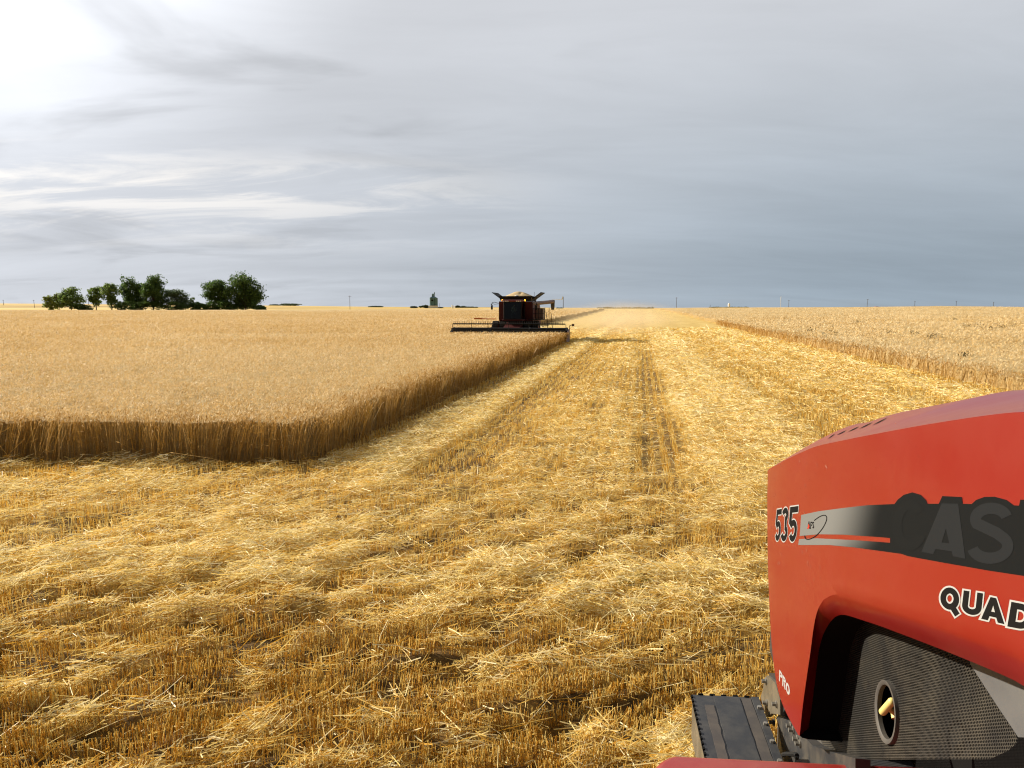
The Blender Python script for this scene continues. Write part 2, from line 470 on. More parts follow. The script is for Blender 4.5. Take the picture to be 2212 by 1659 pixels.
def scatter_stubble():
    acc = Acc()
    X0, Y0 = sample(390000, 3.6, 100, 1.5)
    PR = RNG.random(len(Y0)) > sstep(5, 12, Y0)
    for (pm, sides, seg) in ((PR, 3, 1), (~PR, 2, 1)):
        x, y = X0[pm], Y0[pm]; n = len(x)
        # pull the stalks onto drill rows
        h = headland(x, y)
        q, p = rowcoords(x, y)
        u, w = uw(x, y)
        sp = .26
        dq = (np.round(q / sp) * sp - q) * .75
        dw = (np.round(w / sp) * sp - w) * .55
        x = x + h * (-SH * dq) + (1 - h) * CR * dw
        y = y + h * (CH * dq) - (1 - h) * SR * dw
        sm = strawmask(x, y)
        keep = (RNG.random(n) > sm * .40) & (d_left(x, y) < .02) & (d_right(x, y) < .05) & ~blocked(x, y)
        keep &= (vnoise(p[...] / .55 + 90, q / .22) * .6 + vnoise(x / .17, y / .17 + 31) * .4) > .33
        x, y = x[keep], y[keep]; N = len(x); r = np.hypot(x, y)
        z = ground(x, y) - .01
        hgt = .142 + .055 * RNG.random(N) - .05 * sm[keep] + .05 * (vnoise(x / .5, y / .5) - .5)
        u, w = uw(x, y)
        tr = (np.exp(-((w - .2) / .35) ** 2) + np.exp(-((w + 3.5) / .4) ** 2)) * (1 - headland(x, y))
        hgt = hgt * (1 - .25 * tr)
        lean = RNG.normal(size=(N, 2)) * (.13 + .15 * tr[:, None]) + np.stack([.25 * (vnoise(x / .8, y / .8 + 3) - .5), .25 * (vnoise(x / .8 + 9, y / .8) - .5)], -1)
        vec = np.stack([lean[:, 0], lean[:, 1], np.ones(N)], -1) * hgt[:, None]
        rad = .0028 * (.75 + .5 * RNG.random(N)) * np.maximum(1, r / 11)
        tint = np.clip(.60 + .15 * RNG.normal(size=N) + .10 * (vnoise(x / 2, y / 2) - .5), .05, .8)
        view = np.stack([x / r, y / r, np.zeros(N)], -1)
        stems(acc, np.stack([x, y, z], -1), vec, rad, tint, seg, None, sides, .95, face=None if sides > 2 else norm(view + .8 * RNG.normal(size=(N, 3)) * [1, 1, .2]))
    o = acc.build('stubble', (M['straw'],))
    props(o, 'golden cut wheat stubble standing in drill rows across the harvested ground', 'stubble', kind='stuff')

def scatter_straw():
    acc = Acc()
    X0, Y0 = sample(950000, 3.6, 115, 1.75)
    for (y0, y1, sides, seg) in ((0, 11, 2, 2), (11, 200, 2, 1)):
        x, y = X0[(Y0 >= y0) & (Y0 < y1)], Y0[(Y0 >= y0) & (Y0 < y1)]
        sm = strawmask(x, y)
        keep = (RNG.random(len(x)) < (.06 + .80 * sstep(.30, .85, sm))) & (d_left(x, y) < .1) & (d_right(x, y) < .1) & ~blocked(x, y)
        x, y, sm = x[keep], y[keep], sm[keep]; N = len(x); r = np.hypot(x, y)
        pile = sm * (.04 + .20 * np.clip(vnoise(x / .45 + 60, y / .30) - .25, 0, 1))
        z = ground(x, y) + .02 + .08 * sm + RNG.random(N) * (.05 + pile)
        L = np.clip(RNG.lognormal(math.log(.135), .55, N), .03, .45) * np.maximum(1, r / 38)
        ax = rowdir(x, y) + RNG.normal(size=N) * 1.05
        el = RNG.normal(size=N) * .20
        vec = np.stack([np.sin(ax) * np.cos(el), np.cos(ax) * np.cos(el), np.sin(el)], -1) * L[:, None]
        rad = .0033 * (.7 + .7 * RNG.random(N)) * np.maximum(1, r / 13)
        tint = np.clip(.72 + .18 * RNG.normal(size=N) + .22 * (sm - .45), .25, 1.)
        bend = RNG.normal(size=(N, 3)) * (L * .14)[:, None]
        base = np.stack([x, y, z], -1) - vec * .5
        face = None if sides > 2 else norm(np.array([0, 0, 1.]) + .5 * RNG.normal(size=(N, 3)))
        if sides == 2: face = norm(np.cross(vec, face))
        stems(acc, base, vec, rad, tint, seg, bend, sides, .9, face=face)
    # a few bright long straws lying on top
    n = 250
    x, y = sample(n, 4, 22, 1.3)
    keep = (d_left(x, y) < .0) & (d_right(x, y) < 0) & ~blocked(x, y); x, y = x[keep], y[keep]; N = len(x)
    ax = RNG.random(N) * 2 * PI; el = RNG.normal(size=N) * .35; L = .18 + .35 * RNG.random(N)
    vec = np.stack([np.sin(ax) * np.cos(el), np.cos(ax) * np.cos(el), np.sin(el)], -1) * L[:, None]
    stems(acc, np.stack([x, y, ground(x, y) + .13], -1) - vec * .5, vec, np.full(N, .0036) * np.maximum(1, np.hypot(x, y) / 11), .85 + .15 * RNG.random(N), 2, RNG.normal(size=(N, 3)) * (L * .12)[:, None], 3)
    o = acc.build('loose_straw', (M['straw'],))
    props(o, 'pale loose straw strewn in bands over the stubble', 'straw', kind='stuff')
scatter_stubble(); scatter_straw()

# ------------------------------------------------------------------ STANDING WHEAT
def wheat(dfun, name, label, azlo, azhi, r0, r1, n_edge, n_tops, edge_max, seed, tall=0.):
    acc = Acc()
    # canopy: an opaque bumpy sheet with a skirt down to the ground
    az = np.radians(np.arange(azlo, azhi, .4)); rr = [r0]
    while rr[-1] < r1: rr.append(rr[-1] * 1.012)
    A, R = np.meshgrid(az, np.array(rr))
    X = R * np.sin(A); Y = R * np.cos(A)
    D = dfun(X, Y)
    inset = .45
    Z = terrain(X, Y) + .79 + tall + .05 * sstep(60, 200, R) + .10 * (vnoise(X / .6, Y / .6) - .5) + .07 * (vnoise(X / 3, Y / 3) - .5)
    V = np.stack([X, Y, Z], -1).reshape(-1, 3)
    nr, na = A.shape
    i = np.arange(nr - 1)[:, None] * na + np.arange(na - 1)[None]
    Q = np.stack([i, i + 1, i + na + 1, i + na], -1).reshape(-1, 4)
    ok = (D > inset).ravel()
    Q = Q[ok[Q].all(1)]
    E = np.concatenate([Q[:, [0, 1]], Q[:, [1, 2]], Q[:, [2, 3]], Q[:, [3, 0]]])
    Es = np.sort(E, 1); key = Es[:, 0].astype(np.int64) * len(V) + Es[:, 1]
    uq, inv, cnt = np.unique(key, return_inverse=True, return_counts=True)
    B = E[cnt[inv] == 1]
    low = V.copy(); low[:, 2] = terrain(V[:, 0], V[:, 1]) - .05
    acc.add(V, Q, .3, 1)
    acc.add(np.concatenate([V, low]), np.stack([B[:, 1], B[:, 0], B[:, 0] + len(V), B[:, 1] + len(V)], -1), .2, 1)
    # whole stalks along the cut edge
    def inwedge(n, y0, y1, pw):
        t = RNG.random(n); k = 2 - pw
        Yv = (y0 ** k + t * (y1 ** k - y0 ** k)) ** (1 / k)
        lo, hi = math.tan(math.radians(azlo)), math.tan(math.radians(azhi))
        return Yv * (lo + (hi - lo) * RNG.random(n)), Yv
    x, y = inwedge(n_edge * 9, r0 * .8, edge_max, 1.0)
    d = dfun(x, y)
    r = np.hypot(x, y)
    keep = (d > 0) & (d < .9 + .02 * r) & (RNG.random(len(x)) < np.exp(-d * 1.1))
    x, y, d = x[keep], y[keep], d[keep]
    if len(x) > n_edge * 2: x, y, d = x[:n_edge * 2], y[:n_edge * 2], d[:n_edge * 2]
    N = len(x); r = np.hypot(x, y)
    hgt = .90 + tall + .07 * RNG.normal(size=N) + .09 * (vnoise(x / .7, y / .7) - .5)
    clump = np.stack([vnoise(x / .45 + seed, y / .45) - .5, vnoise(x / .45, y / .45 + seed) - .5], -1) * .55
    lean = RNG.normal(size=(N, 2)) * .10 + clump + np.array([.06, -.03])
    fallen = RNG.random(N) < .03
    lean[fallen] += RNG.normal(size=(fallen.sum(), 2)) * .9
    hgt[fallen] *= .6
    vec = np.stack([lean[:, 0] * .6, lean[:, 1] * .6, np.ones(N)], -1) * hgt[:, None]
    bend = np.stack([lean[:, 0] * .5, lean[:, 1] * .5, np.full(N, -.04)], -1) * hgt[:, None]
    base = np.stack([x, y, terrain(x, y)], -1)
    scl = np.maximum(1, r / 17)
    view = np.stack([x / r, y / r, np.zeros(N)], -1)
    tint = np.clip(.36 + (.06 if tall < 0 else 0) + .15 * RNG.normal(size=N), 0.05, .9)  # right stand's stalks tinted lighter, sunlit look put into the colour
    stems(acc, base, vec, .0030 * scl * (.7 + .6 * RNG.random(N)), tint, 2, bend, 2, .7, face=norm(view + .7 * RNG.normal(size=(N, 3)) * [1, 1, .1]))
    tip = base + vec + bend
    axis = norm(vec * .6 + bend * 2 + RNG.normal(size=(N, 3)) * .12)
    diamonds(acc, tip + axis * .03, axis, .085 * (1 + .25 * (scl - 1)), .017 * scl ** .8, np.clip(.55 + .17 * RNG.normal(size=N), .1, 1))
    # dry leaves hanging on the stalks
    k = RNG.random(N) < .55
    lb = base[k] + vec[k] * (.25 + .6 * RNG.random(k.sum()))[:, None]
    lv = RNG.normal(size=(k.sum(), 3)) * [.10, .10, .06] + [0, 0, -.04]
    stems(acc, lb, lv, .004 * scl[k], np.clip(.42 + .15 * RNG.normal(size=k.sum()), .1, .9), 1, None, 2, .3)
    # ears over the canopy
    for (n, y0, y1, pw) in n_tops:
        x, y = inwedge(n, y0, y1, pw)
        d = dfun(x, y); keep = d > .25
        x, y = x[keep], y[keep]; N = len(x); r = np.hypot(x, y)
        scl = np.clip(r / 26, 1, 5)
        hh = .79 + tall + .05 * sstep(60, 200, r) + .10 * (vnoise(x / .6, y / .6) - .5) + .07 * (vnoise(x / 3, y / 3) - .5)
        c = np.stack([x, y, terrain(x, y) + hh + .02 + .14 * RNG.random(N) + .03 * (scl - 1)], -1)
        lean = RNG.normal(size=(N, 3)) * [.55, .55, .25] + [.25, -.1, .55]
        axis = norm(lean)
        tint = np.clip(.74 + .15 * RNG.normal(size=N) + .20 * (vnoise(x / 9 + seed, y / 9) - .5), .08, 1)
        big = scl ** .85
        diamonds(acc, c, axis, .095 * big * (.8 + .5 * RNG.random(N)), .018 * big * (.8 + .5 * RNG.random(N)), tint, cross=False)
        # bits of upper stalk and leaf
        k = RNG.random(N) < .5
        k &= r < 60
        if True:
            lv = np.stack([RNG.normal(size=k.sum()) * .05, RNG.normal(size=k.sum()) * .05, -.16 * np.ones(k.sum())], -1)
            stems(acc, c[k] - axis[k] * .04, lv, .0025 * scl[k], np.clip(tint[k] - .12, 0, 1), 1, None, 2, .8)
    o = acc.build(name, (M['wheat'], M['canopy']))
    return props(o, label, 'wheat', kind='stuff')

wheat(d_left, 'wheat_crop', 'uncut ripe wheat left of the swath, its shaded front edge facing the camera', -44, 12, 15, 440, 38000,
      ((420000, 15, 320, 1.75),), 85, 5.)
wheat(d_right, 'wheat_crop', 'uncut ripe wheat right of the swath behind the red hood, its cut edge sunlit', 8, 62, 12, 650, 46000,
      ((240000, 14, 340, 1.7),), 140, 8., -.24)

# ------------------------------------------------------------------ LIGHT, SKY, CAMERA
def build_world():
    w = bpy.data.worlds.new('World'); SC.world = w; w.use_nodes = True
    nt = w.node_tree; N = nt.nodes; L = nt.links
    bg = N['Background']; bg.inputs['Strength'].default_value = .1
    def n(t, **kw):
        x = N.new(t)
        for k, v in kw.items():
            if k in x.inputs.keys(): x.inputs[k].default_value = v
            else: setattr(x, k, v)
        return x
    def math_(op, a, b=None, c=None, clamp=False):
        x = N.new('ShaderNodeMath'); x.operation = op; x.use_clamp = clamp
        for i, v in enumerate((a, b, c)):
            if v is None: continue
            if isinstance(v, (int, float)): x.inputs[i].default_value = v
            else: L.new(v, x.inputs[i])
        return x.outputs[0]
    def mix(f, a, b):
        x = N.new('ShaderNodeMix'); x.data_type = 'RGBA'
        if isinstance(f, (int, float)): x.inputs['Factor'].default_value = f
        else: L.new(f, x.inputs['Factor'])
        for nm, v in (('A', a), ('B', b)):
            if isinstance(v, tuple): x.inputs[nm].default_value = (*v, 1)
            else: L.new(v, x.inputs[nm])
        return x.outputs['Result']
    def mrange(v, a, b, c, d):
        x = n('ShaderNodeMapRange', interpolation_type='SMOOTHSTEP', clamp=True)
        L.new(v, x.inputs['Value'])
        for i, k in enumerate((a, b, c, d)): x.inputs[i + 1].default_value = k
        return x.outputs[0]
    sky = n('ShaderNodeTexSky', sky_type='NISHITA', sun_disc=False)
    sky.sun_elevation = SUN_EL; sky.sun_rotation = SUN_AZ; sky.air_density = 1.; sky.dust_density = 2.; sky.ozone_density = 1.
    tc = n('ShaderNodeTexCoord')
    sep = n('ShaderNodeSeparateXYZ'); L.new(tc.outputs['Generated'], sep.inputs[0])
    el = sep.outputs['Z']
    # cloud deck: project the direction onto a flat layer overhead
    den = math_('ADD', math_('MAXIMUM', el, 0.), .16)
    px = math_('DIVIDE', sep.outputs['X'], den); py = math_('DIVIDE', sep.outputs['Y'], den)
    cmb = n('ShaderNodeCombineXYZ'); L.new(px, cmb.inputs[0]); L.new(py, cmb.inputs[1])
    def cloud(rot, sc, loc, scale, det, rough, dist=0.):
        mp = n('ShaderNodeMapping'); mp.inputs['Rotation'].default_value = (0, 0, math.radians(rot)); mp.inputs['Scale'].default_value = sc; mp.inputs['Location'].default_value = loc
        L.new(cmb.outputs[0], mp.inputs['Vector'])
        t = n('ShaderNodeTexNoise', Scale=scale, Detail=det, Roughness=rough, Distortion=dist)
        L.new(mp.outputs[0], t.inputs['Vector']); return t.outputs['Fac']
    c1 = cloud(12, (.35, 1.0, 1), (9.7, 3.1, 0), .75, 6, .55, .3)      # broad bands
    c2 = cloud(10, (.5, 1.4, 1), (5.5, 1.9, 2), 1.9, 8, .62, .6)       # streaks
    c3 = cloud(35, (.8, 1.3, 1), (2.9, 6.2, 5), 1.1, 5, .5, .8)        # dark rags
    # closeness to the sun
    dt = n('ShaderNodeVectorMath', operation='DOT_PRODUCT'); L.new(tc.outputs['Generated'], dt.inputs[0])
    dt.inputs[1].default_value = (math.sin(math.radians(-42)) * math.cos(math.radians(36)), math.cos(math.radians(-42)) * math.cos(math.radians(36)), math.sin(math.radians(36)))
    s = dt.outputs['Value']
    glow = mrange(s, .83, 1.0, 0., 1.)
    back = mrange(sep.outputs['Y'], -.5, .5, .26, 1.)
    high = mrange(el, 0.0, .42, 0., 1.)
    # base grey: slate low on the far side, light grey above
    base = mix(high, (.215, .262, .308), (.435, .450, .480))
    side = mrange(sep.outputs['X'], -.55, .5, 1., 0.)
    lowl = mix(high, (.485, .50, .535), (.44, .45, .475))
    base = mix(math_('MULTIPLY', side, .85), base, lowl)
    bands = math_('ADD', math_('MULTIPLY', math_('SUBTRACT', c1, .5), .50), math_('MULTIPLY', math_('SUBTRACT', c2, .5), .22))
    fac = math_('ADD', 1., bands)
    lit = math_('MULTIPLY', fac, math_('ADD', 1., math_('MULTIPLY', glow, 1.10)))
    rag = mrange(c3, .53, .70, 0., 1.)
    rag = math_('MULTIPLY', rag, mrange(s, .55, .95, 0., .24))
    lit = math_('MULTIPLY', lit, math_('SUBTRACT', 1., rag))
    lit = math_('MULTIPLY', lit, back)
    v = n('ShaderNodeVectorMath', operation='SCALE'); L.new(base, v.inputs[0]); L.new(math_('MULTIPLY', lit, 8.9), v.inputs['Scale'])
    # pale warm light leaking under the deck on the sun side
    warm = mrange(c2, .42, .58, 0., 1.)
    warm = math_('MULTIPLY', warm, mrange(s, .62, .9, 0., 1.)); warm = math_('MULTIPLY', warm, mrange(el, .05, .16, .0, 1.)); warm = math_('MULTIPLY', warm, mrange(el, .13, .20, 1., 0.))
    col = mix(math_('MULTIPLY', warm, .5), v.outputs[0], (8.6, 7.9, 6.9))
    # a little clear air shows through the thin parts
    thin = mrange(c1, .62, .80, 0., .35)
    col = mix(math_('MULTIPLY', thin, mrange(el, .02, .3, 1., .2)), col, sky.outputs[0])
    L.new(col, bg.inputs['Color'])
build_world()

sl = bpy.data.lights.new('sun', 'SUN'); sl.energy = 5.0; sl.angle = math.radians(1.2); sl.color = (1., .90, .74)
so = bpy.data.objects.new('sun', sl); COL.objects.link(so); so.rotation_euler = SUNV.to_track_quat('Z', 'Y').to_euler(); so.location = (-30, 15, 20)

cam = bpy.data.cameras.new('camera'); co = bpy.data.objects.new('camera', cam); COL.objects.link(co)
co.location = CAM; co.rotation_euler = (PI / 2 - PITCH, 0, 0)
cam.sensor_width = 36; cam.lens = FPX / 2212 * 36; cam.clip_end = 20000; cam.clip_start = .05
SC.camera = co
SC.view_settings.view_transform = 'Standard'; SC.view_settings.look = 'None'; SC.view_settings.gamma = 1
SC.view_settings.exposure = 0.75
SC.render.engine = 'CYCLES'
SC.cycles.use_denoising = True
SC.cycles.filter_width = 1.15
try: SC.cycles.denoiser = 'OPENIMAGEDENOISE'
except Exception: pass
SC.cycles.max_bounces = 6; SC.cycles.diffuse_bounces = 3; SC.cycles.transparent_max_bounces = 12
SC.cycles.volume_bounces = 1; SC.cycles.volume_step_rate = 2.
SC.cycles.sample_clamp_indirect = 6
# ------------------------------------------------------------------ TRACTOR (the red hood on the right)
TA = math.radians(8)
TF = Vector((math.sin(TA), math.cos(TA), 0)); TN = Vector((-math.cos(TA), math.sin(TA), 0)); TZ = Vector((0, 0, 1))
SIDE = -.75
L0 = 4.16
def nsurf(s, z):
    return SIDE - .055 * (z - 1.9) - .030 * (min(1.3, max(0., .55 - s) / .55)) ** 2
def P3(s, z, off=0., n=None):
    nn = (nsurf(s, z) if n is None else n) + off
    return TF * (L0 - s) + TN * nn + TZ * z
def to_sz(px, py, off=0.):
    d = ray(px, py); lo, hi = .2, 9.
    def g(t):
        p = CAM + d * t
        return p.dot(TN) - (nsurf(L0 - p.dot(TF), p.z) + off)
    for _ in range(60):
        mid = (lo + hi) / 2
        if g(mid) > 0: lo = mid
        else: hi = mid
    p = CAM + d * lo
    return L0 - p.dot(TF), p.z
def on_side(px, py, off=0.):
    s, z = to_sz(px, py, off); return P3(s, z, off)
def z2(x, y): return (1634.8 + .26448 * x, 822.9 + .26448 * y)
def z3(x, y): return (1634.8 + .26448 * x, 1220.1 + .26448 * y)
def zA(x, y): return (1371.5 + .19842 * x, 1453.8 + .19842 * y)
def zB(x, y): return (1755.5 + .2063 * x, 1426.4 + .2063 * y)

def resample(pts, n):
    pts = np.array(pts, float); d = np.r_[0, np.cumsum(np.linalg.norm(np.diff(pts, axis=0), axis=1))]
    t = np.linspace(0, d[-1], n)
    return np.stack([np.interp(t, d, pts[:, k]) for k in range(pts.shape[1])], -1)
def smooth(p, it=6):
    p = p.copy()
    for _ in range(it): p[1:-1] = .5 * p[1:-1] + .25 * (p[:-2] + p[2:])
    return p

tractor = thing('tractor', (0, 0, 0), 0, 'red articulated tractor whose dusty sloping hood with number 535 fills the lower right', 'tractor')

def strips(name, rows, material, smooth_=True, uv=None, angle=40):
    bm = bmesh.new(); R = [[bm.verts.new(p) for p in r] for r in rows]
    for a, b in zip(R, R[1:]):
        for i in range(len(a) - 1): bm.faces.new((a[i], a[i + 1], b[i + 1], b[i]))
    me = bpy.data.meshes.new(name); bm.to_mesh(me); bm.free()
    me.polygons.foreach_set('use_smooth', np.ones(len(me.polygons), bool)); me.set_sharp_from_angle(angle=math.radians(angle))
    return me

def build_tractor():
    front = [z3(338, 1390), z3(260, 1250), z3(190, 1110), z3(150, 950), z3(120, 650), z3(105, 350), z3(90, 0), z2(88, 1100), z2(80, 800), z2(88, 735)]
    crease = [z2(94, 722), z2(160, 690), z2(300, 612), z2(480, 532), z2(850, 455), z2(1300, 370), z2(1700, 305), z2(2182, 240)]
    c1a = [z3(350, 1395), z3(375, 1150), z3(410, 900), z3(440, 700), z3(462, 520), z3(480, 420), z3(505, 345), z3(545, 285)]
    c1b = [z3(545, 285), z3(600, 250), z3(660, 238), z3(740, 250), z3(1000, 335), z3(1280, 428), z3(1600, 535), z3(1900, 638), z3(2182, 735)]
    c2a = [z3(412, 1425), z3(440, 1220), z3(470, 1000), z3(492, 800), z3(510, 680), z3(530, 600), z3(560, 530), z3(592, 480)]
    c2b = [z3(592, 480), z3(615, 440), z3(645, 418), z3(690, 402), z3(740, 412), z3(1000, 497), z3(1280, 603), z3(1500, 688), z3(1800, 810), z3(2182, 975)]
    def sz(l, off=0.): return [to_sz(x, y, off) for x, y in l]
    def ext(l, s_end=4.3, slope=None):
        (s0, a), (s1, b_) = l[-2], l[-1]
        k = (b_ - a) / (s1 - s0) if slope is None else slope
        return l + [(s_end, b_ + k * (s_end - s1))]
    FR = sz(front); CRS = ext(sz(crease), slope=.10)
    A1, B1 = sz(c1a), ext(sz(c1b), slope=.02)
    A2, B2 = sz(c2a, -.05), ext(sz(c2b, -.05), slope=.02)
    # monotone, smoothed front edge so small tracing errors do not show at this grazing angle
    n1, n2 = 40, 80
    F_ = smooth(resample(FR, n1), 8); C_ = smooth(resample(CRS, n2), 3)
    C_[0] = F_[-1]
    I1 = smooth(resample(A1, n1), 4); I2 = smooth(resample(B1, n2), 2); I2[0] = I1[-1]
    J1 = smooth(resample(A2, n1), 4); J2 = smooth(resample(B2, n2), 2); J2[0] = J1[-1]
    outer = np.concatenate([F_, C_[1:]]); inner = np.concatenate([I1, I2[1:]]); lip = np.concatenate([J1, J2[1:]])
    rows = []
    Mr = 16
    for k in range(Mr + 1):
        t = k / Mr
        rows.append([P3(*(o * (1 - t) + i * t)) for o, i in zip(outer, inner)])
    for k in range(1, 6):
        t = k / 5
        rows.append([P3(*(i * (1 - t) + l * t), -.05 * t ** 1.3) for i, l in zip(inner, lip)])
    # outer half of the hood: crown rows from the crease to the centre line and down the far side
    ztop_s = [-.3, .09, .47, .85, 1.15, 1.38, 2.5, 4.4]; ztop_z = [2.455, 2.531, 2.638, 2.715, 2.777, 2.826, 2.985, 3.12]
    nmid = SIDE - .55
    crown = []
    S_ = C_[:, 0].copy(); S_ = np.maximum.accumulate(S_)
    for t in np.linspace(0, 1, 15):
        row = []
        for (s, zc) in C_:
            nc = nsurf(s, zc); n = nc + (nmid - nc) * t
            zt = max(np.interp(s, ztop_s, ztop_z), zc + .02)
            ss = s - .03 * max(0, 1 - s / .5) * math.sin(PI / 2 * t)          # the nose bows forward at the middle
            row.append(TF * (L0 - ss) + TN * n + TZ * (zc + (zt - zc) * (1 - (1 - t) ** 1.26)))
        crown.append(row)
    def mirror(p):
        n = p.dot(TN); return p + TN * (2 * (nmid - n))
    me_rows = list(reversed(crown))[:-1] + rows
    bm = bmesh.new()
    def addrows(RR):
        R = [[bm.verts.new(p) for p in r] for r in RR]
        for a, b_ in zip(R, R[1:]):
            for i in range(len(a) - 1):
                bm.faces.new((a[i], a[i + 1], b_[i + 1], b_[i]))
    addrows(rows); addrows(crown); addrows([[mirror(p) for p in r] for r in rows]); addrows([[mirror(p) for p in r] for r in crown])
    bmesh.ops.remove_doubles(bm, verts=bm.verts, dist=.0004)
    bmesh.ops.recalc_face_normals(bm, faces=bm.faces)
    me = bpy.data.meshes.new('hood'); bm.to_mesh(me); bm.free()
    me.polygons.foreach_set('use_smooth', np.ones(len(me.polygons), bool)); me.set_sharp_from_angle(angle=math.radians(24))
    hood = link('hood', me, tractor, (M['red'],))
    # the inward lip of the opening
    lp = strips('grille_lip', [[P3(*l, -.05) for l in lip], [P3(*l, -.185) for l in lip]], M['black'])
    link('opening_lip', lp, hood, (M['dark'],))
    # black strips paint the shade of vent slits on the crown (kept short of the outline)
    tree = BVHTree.FromObject(hood, bpy.context.evaluated_depsgraph_get())
    def hit(px, py, off=.002):
        d = ray(px, py).normalized(); loc, nrm, i, dd = tree.ray_cast(CAM, d)
        if loc is None: return None
        if nrm.dot(d) > 0: nrm = -nrm
        return loc + nrm * off
    for (a, b_) in (((582, 474), (640, 432)), ((657, 442), (735, 404)), ((747, 417), (838, 373)), ((840, 392), (948, 338)), ((948, 362), (1070, 301))):
        up, lo = [], []
        for t in np.linspace(0, 1, 9):
            x = a[0] + (b_[0] - a[0]) * t; y = a[1] + (b_[1] - a[1]) * t
            wdt = 6.5 * math.sin(PI * t) + .5
            bow = -7 * math.sin(PI * t)
            h1, h2 = hit(*z2(x, y + bow * .3)), hit(*z2(x, y + wdt + bow * .3))
            if h1 and h2: up.append(h1); lo.append(h2)
        if len(up) > 3: link('painted_louvre', strips('painted_louvre', [up, lo], M['dark']), hood, (M['dark'],))

    # ---- decals printed on the side panel
    def cast(px, py, off): return on_side(px, py, off)
    def poly(name, loops_px, material, off, parent=hood, finalize=True):
        pts = [p for l in loops_px for p in l]
        tris = tessellate_polygon([[Vector((x, -y, 0)) for x, y in l] for l in loops_px])
        bm = bmesh.new(); vs = [bm.verts.new(cast(x, y, off)) for x, y in pts]
        for t in tris:
            try: bm.faces.new([vs[i] for i in t])
            except ValueError: pass
        bmesh.ops.recalc_face_normals(bm, faces=bm.faces)
        return bm
    def stroke(pts, w, closed=False):
        """outline(s) of a thick mitred line"""
        P = [np.array(p, float) for p in pts]; n = len(P); L, R_ = [], []
        for i in range(n):
            a = P[i - 1] if (closed or i > 0) else None; c = P[(i + 1) % n] if (closed or i < n - 1) else None
            d1 = (P[i] - a) / np.linalg.norm(P[i] - a) if a is not None else None
            d2 = (c - P[i]) / np.linalg.norm(c - P[i]) if c is not None else None
            if d1 is None: d1 = d2
            if d2 is None: d2 = d1
            n1 = np.array([-d1[1], d1[0]]); n2 = np.array([-d2[1], d2[0]])
            m_ = n1 + n2; m_ = m_ / np.linalg.norm(m_); k = w / 2 / max(.42, m_.dot(n1))
            L.append(P[i] + m_ * k); R_.append(P[i] - m_ * k)
        if closed:
            def area(q): return abs(sum(q[i][0] * q[(i + 1) % len(q)][1] - q[(i + 1) % len(q)][0] * q[i][1] for i in range(len(q))))
            return [L, R_] if area(L) > area(R_) else [R_, L]
        return [L + R_[::-1]]
    def arc(cx, cy, rx, ry, a0, a1, n=14):
        return [(cx + rx * math.cos(math.radians(a0 + (a1 - a0) * k / n)), cy + ry * math.sin(math.radians(a0 + (a1 - a0) * k / n))) for k in range(n + 1)]
    def rounded(pts): return pts
    # glyphs in a unit box, y up; each is a list of (points, closed)
    W_ = .26
    def glyph(ch, w):
        h = w / 2; o = h
        if ch == '5': return [([(1 - .02, 1 - h), (.16, 1 - h), (.12, .56)] + arc(.5, .34, .5 - h, .34 - h, 128, -150, 20), False)]
        if ch == '3': return [(arc(.48, .745, .48 - h, .255 - h, 165, -62, 14) + arc(.48, .285, .5 - h, .285 - h, 62, -165, 16), False)]
        if ch == 'Q': return [(arc(.5, .53, .5 - h, .47 - h, 0, 360, 28)[:-1], True), ([(.58, .30), (.95, -.06)], False)]
        if ch == 'O': return [(arc(.5, .5, .5 - h, .5 - h, 0, 360, 24)[:-1], True)]
        if ch == 'U': return [([(h, 1), (h, .38)] + arc(.5, .38, .5 - h, .38 - h, 180, 360, 14)[1:] + [(1 - h, 1)], False)]
        if ch == 'A': return [([(h * .7, 0), (.42, 1 - h), (.58, 1 - h), (1 - h * .7, 0)], False), ([(.30, .25), (.70, .25)], False)]
        if ch == 'D': return [([(h, h), (h, 1 - h), (.45, 1 - h)] + arc(.45, .5, .55 - h, .5 - h, 80, -80, 12) + [(.45, h)], True)]
        if ch == 'P': return [([(h, 0), (h, 1 - h), (.55, 1 - h)] + arc(.55, .70, .45 - h, .30 - h, 80, -80, 10) + [(.34, .4 + h)], False)]
        if ch == 'R': return [([(h, 0), (h, 1 - h), (.55, 1 - h)] + arc(.55, .72, .43 - h, .28 - h, 80, -80, 10) + [(.34, .44 + h)], False), ([(.55, .44), (1 - h * .7, 0)], False)]
        if ch == 'F': return [([(h, 0), (h, 1 - h), (1, 1 - h)], False), ([(w, .5), (.85, .5)], False)]
        if ch == 'S': return [(arc(.5, .735, .5 - h, .265 - h, 20, 262, 18) + arc(.5, .265, .5 - h, .265 - h, 82, -160, 18), False)]
        if ch == 'C': return [(arc(.5, .5, .5 - h, .5 - h, 40, 320, 26), False)]
        if ch == 'E': return [([(1, 1 - h), (h, 1 - h), (h, h), (1, h)], False), ([(w, .5), (.9, .5)], False)]
    def bil(q, u, v):
        (tl, tr, br, bl) = [np.array(p, float) for p in q]
        return tuple((bl * (1 - u) + br * u) * (1 - v) + (tl * (1 - u) + tr * u) * v)
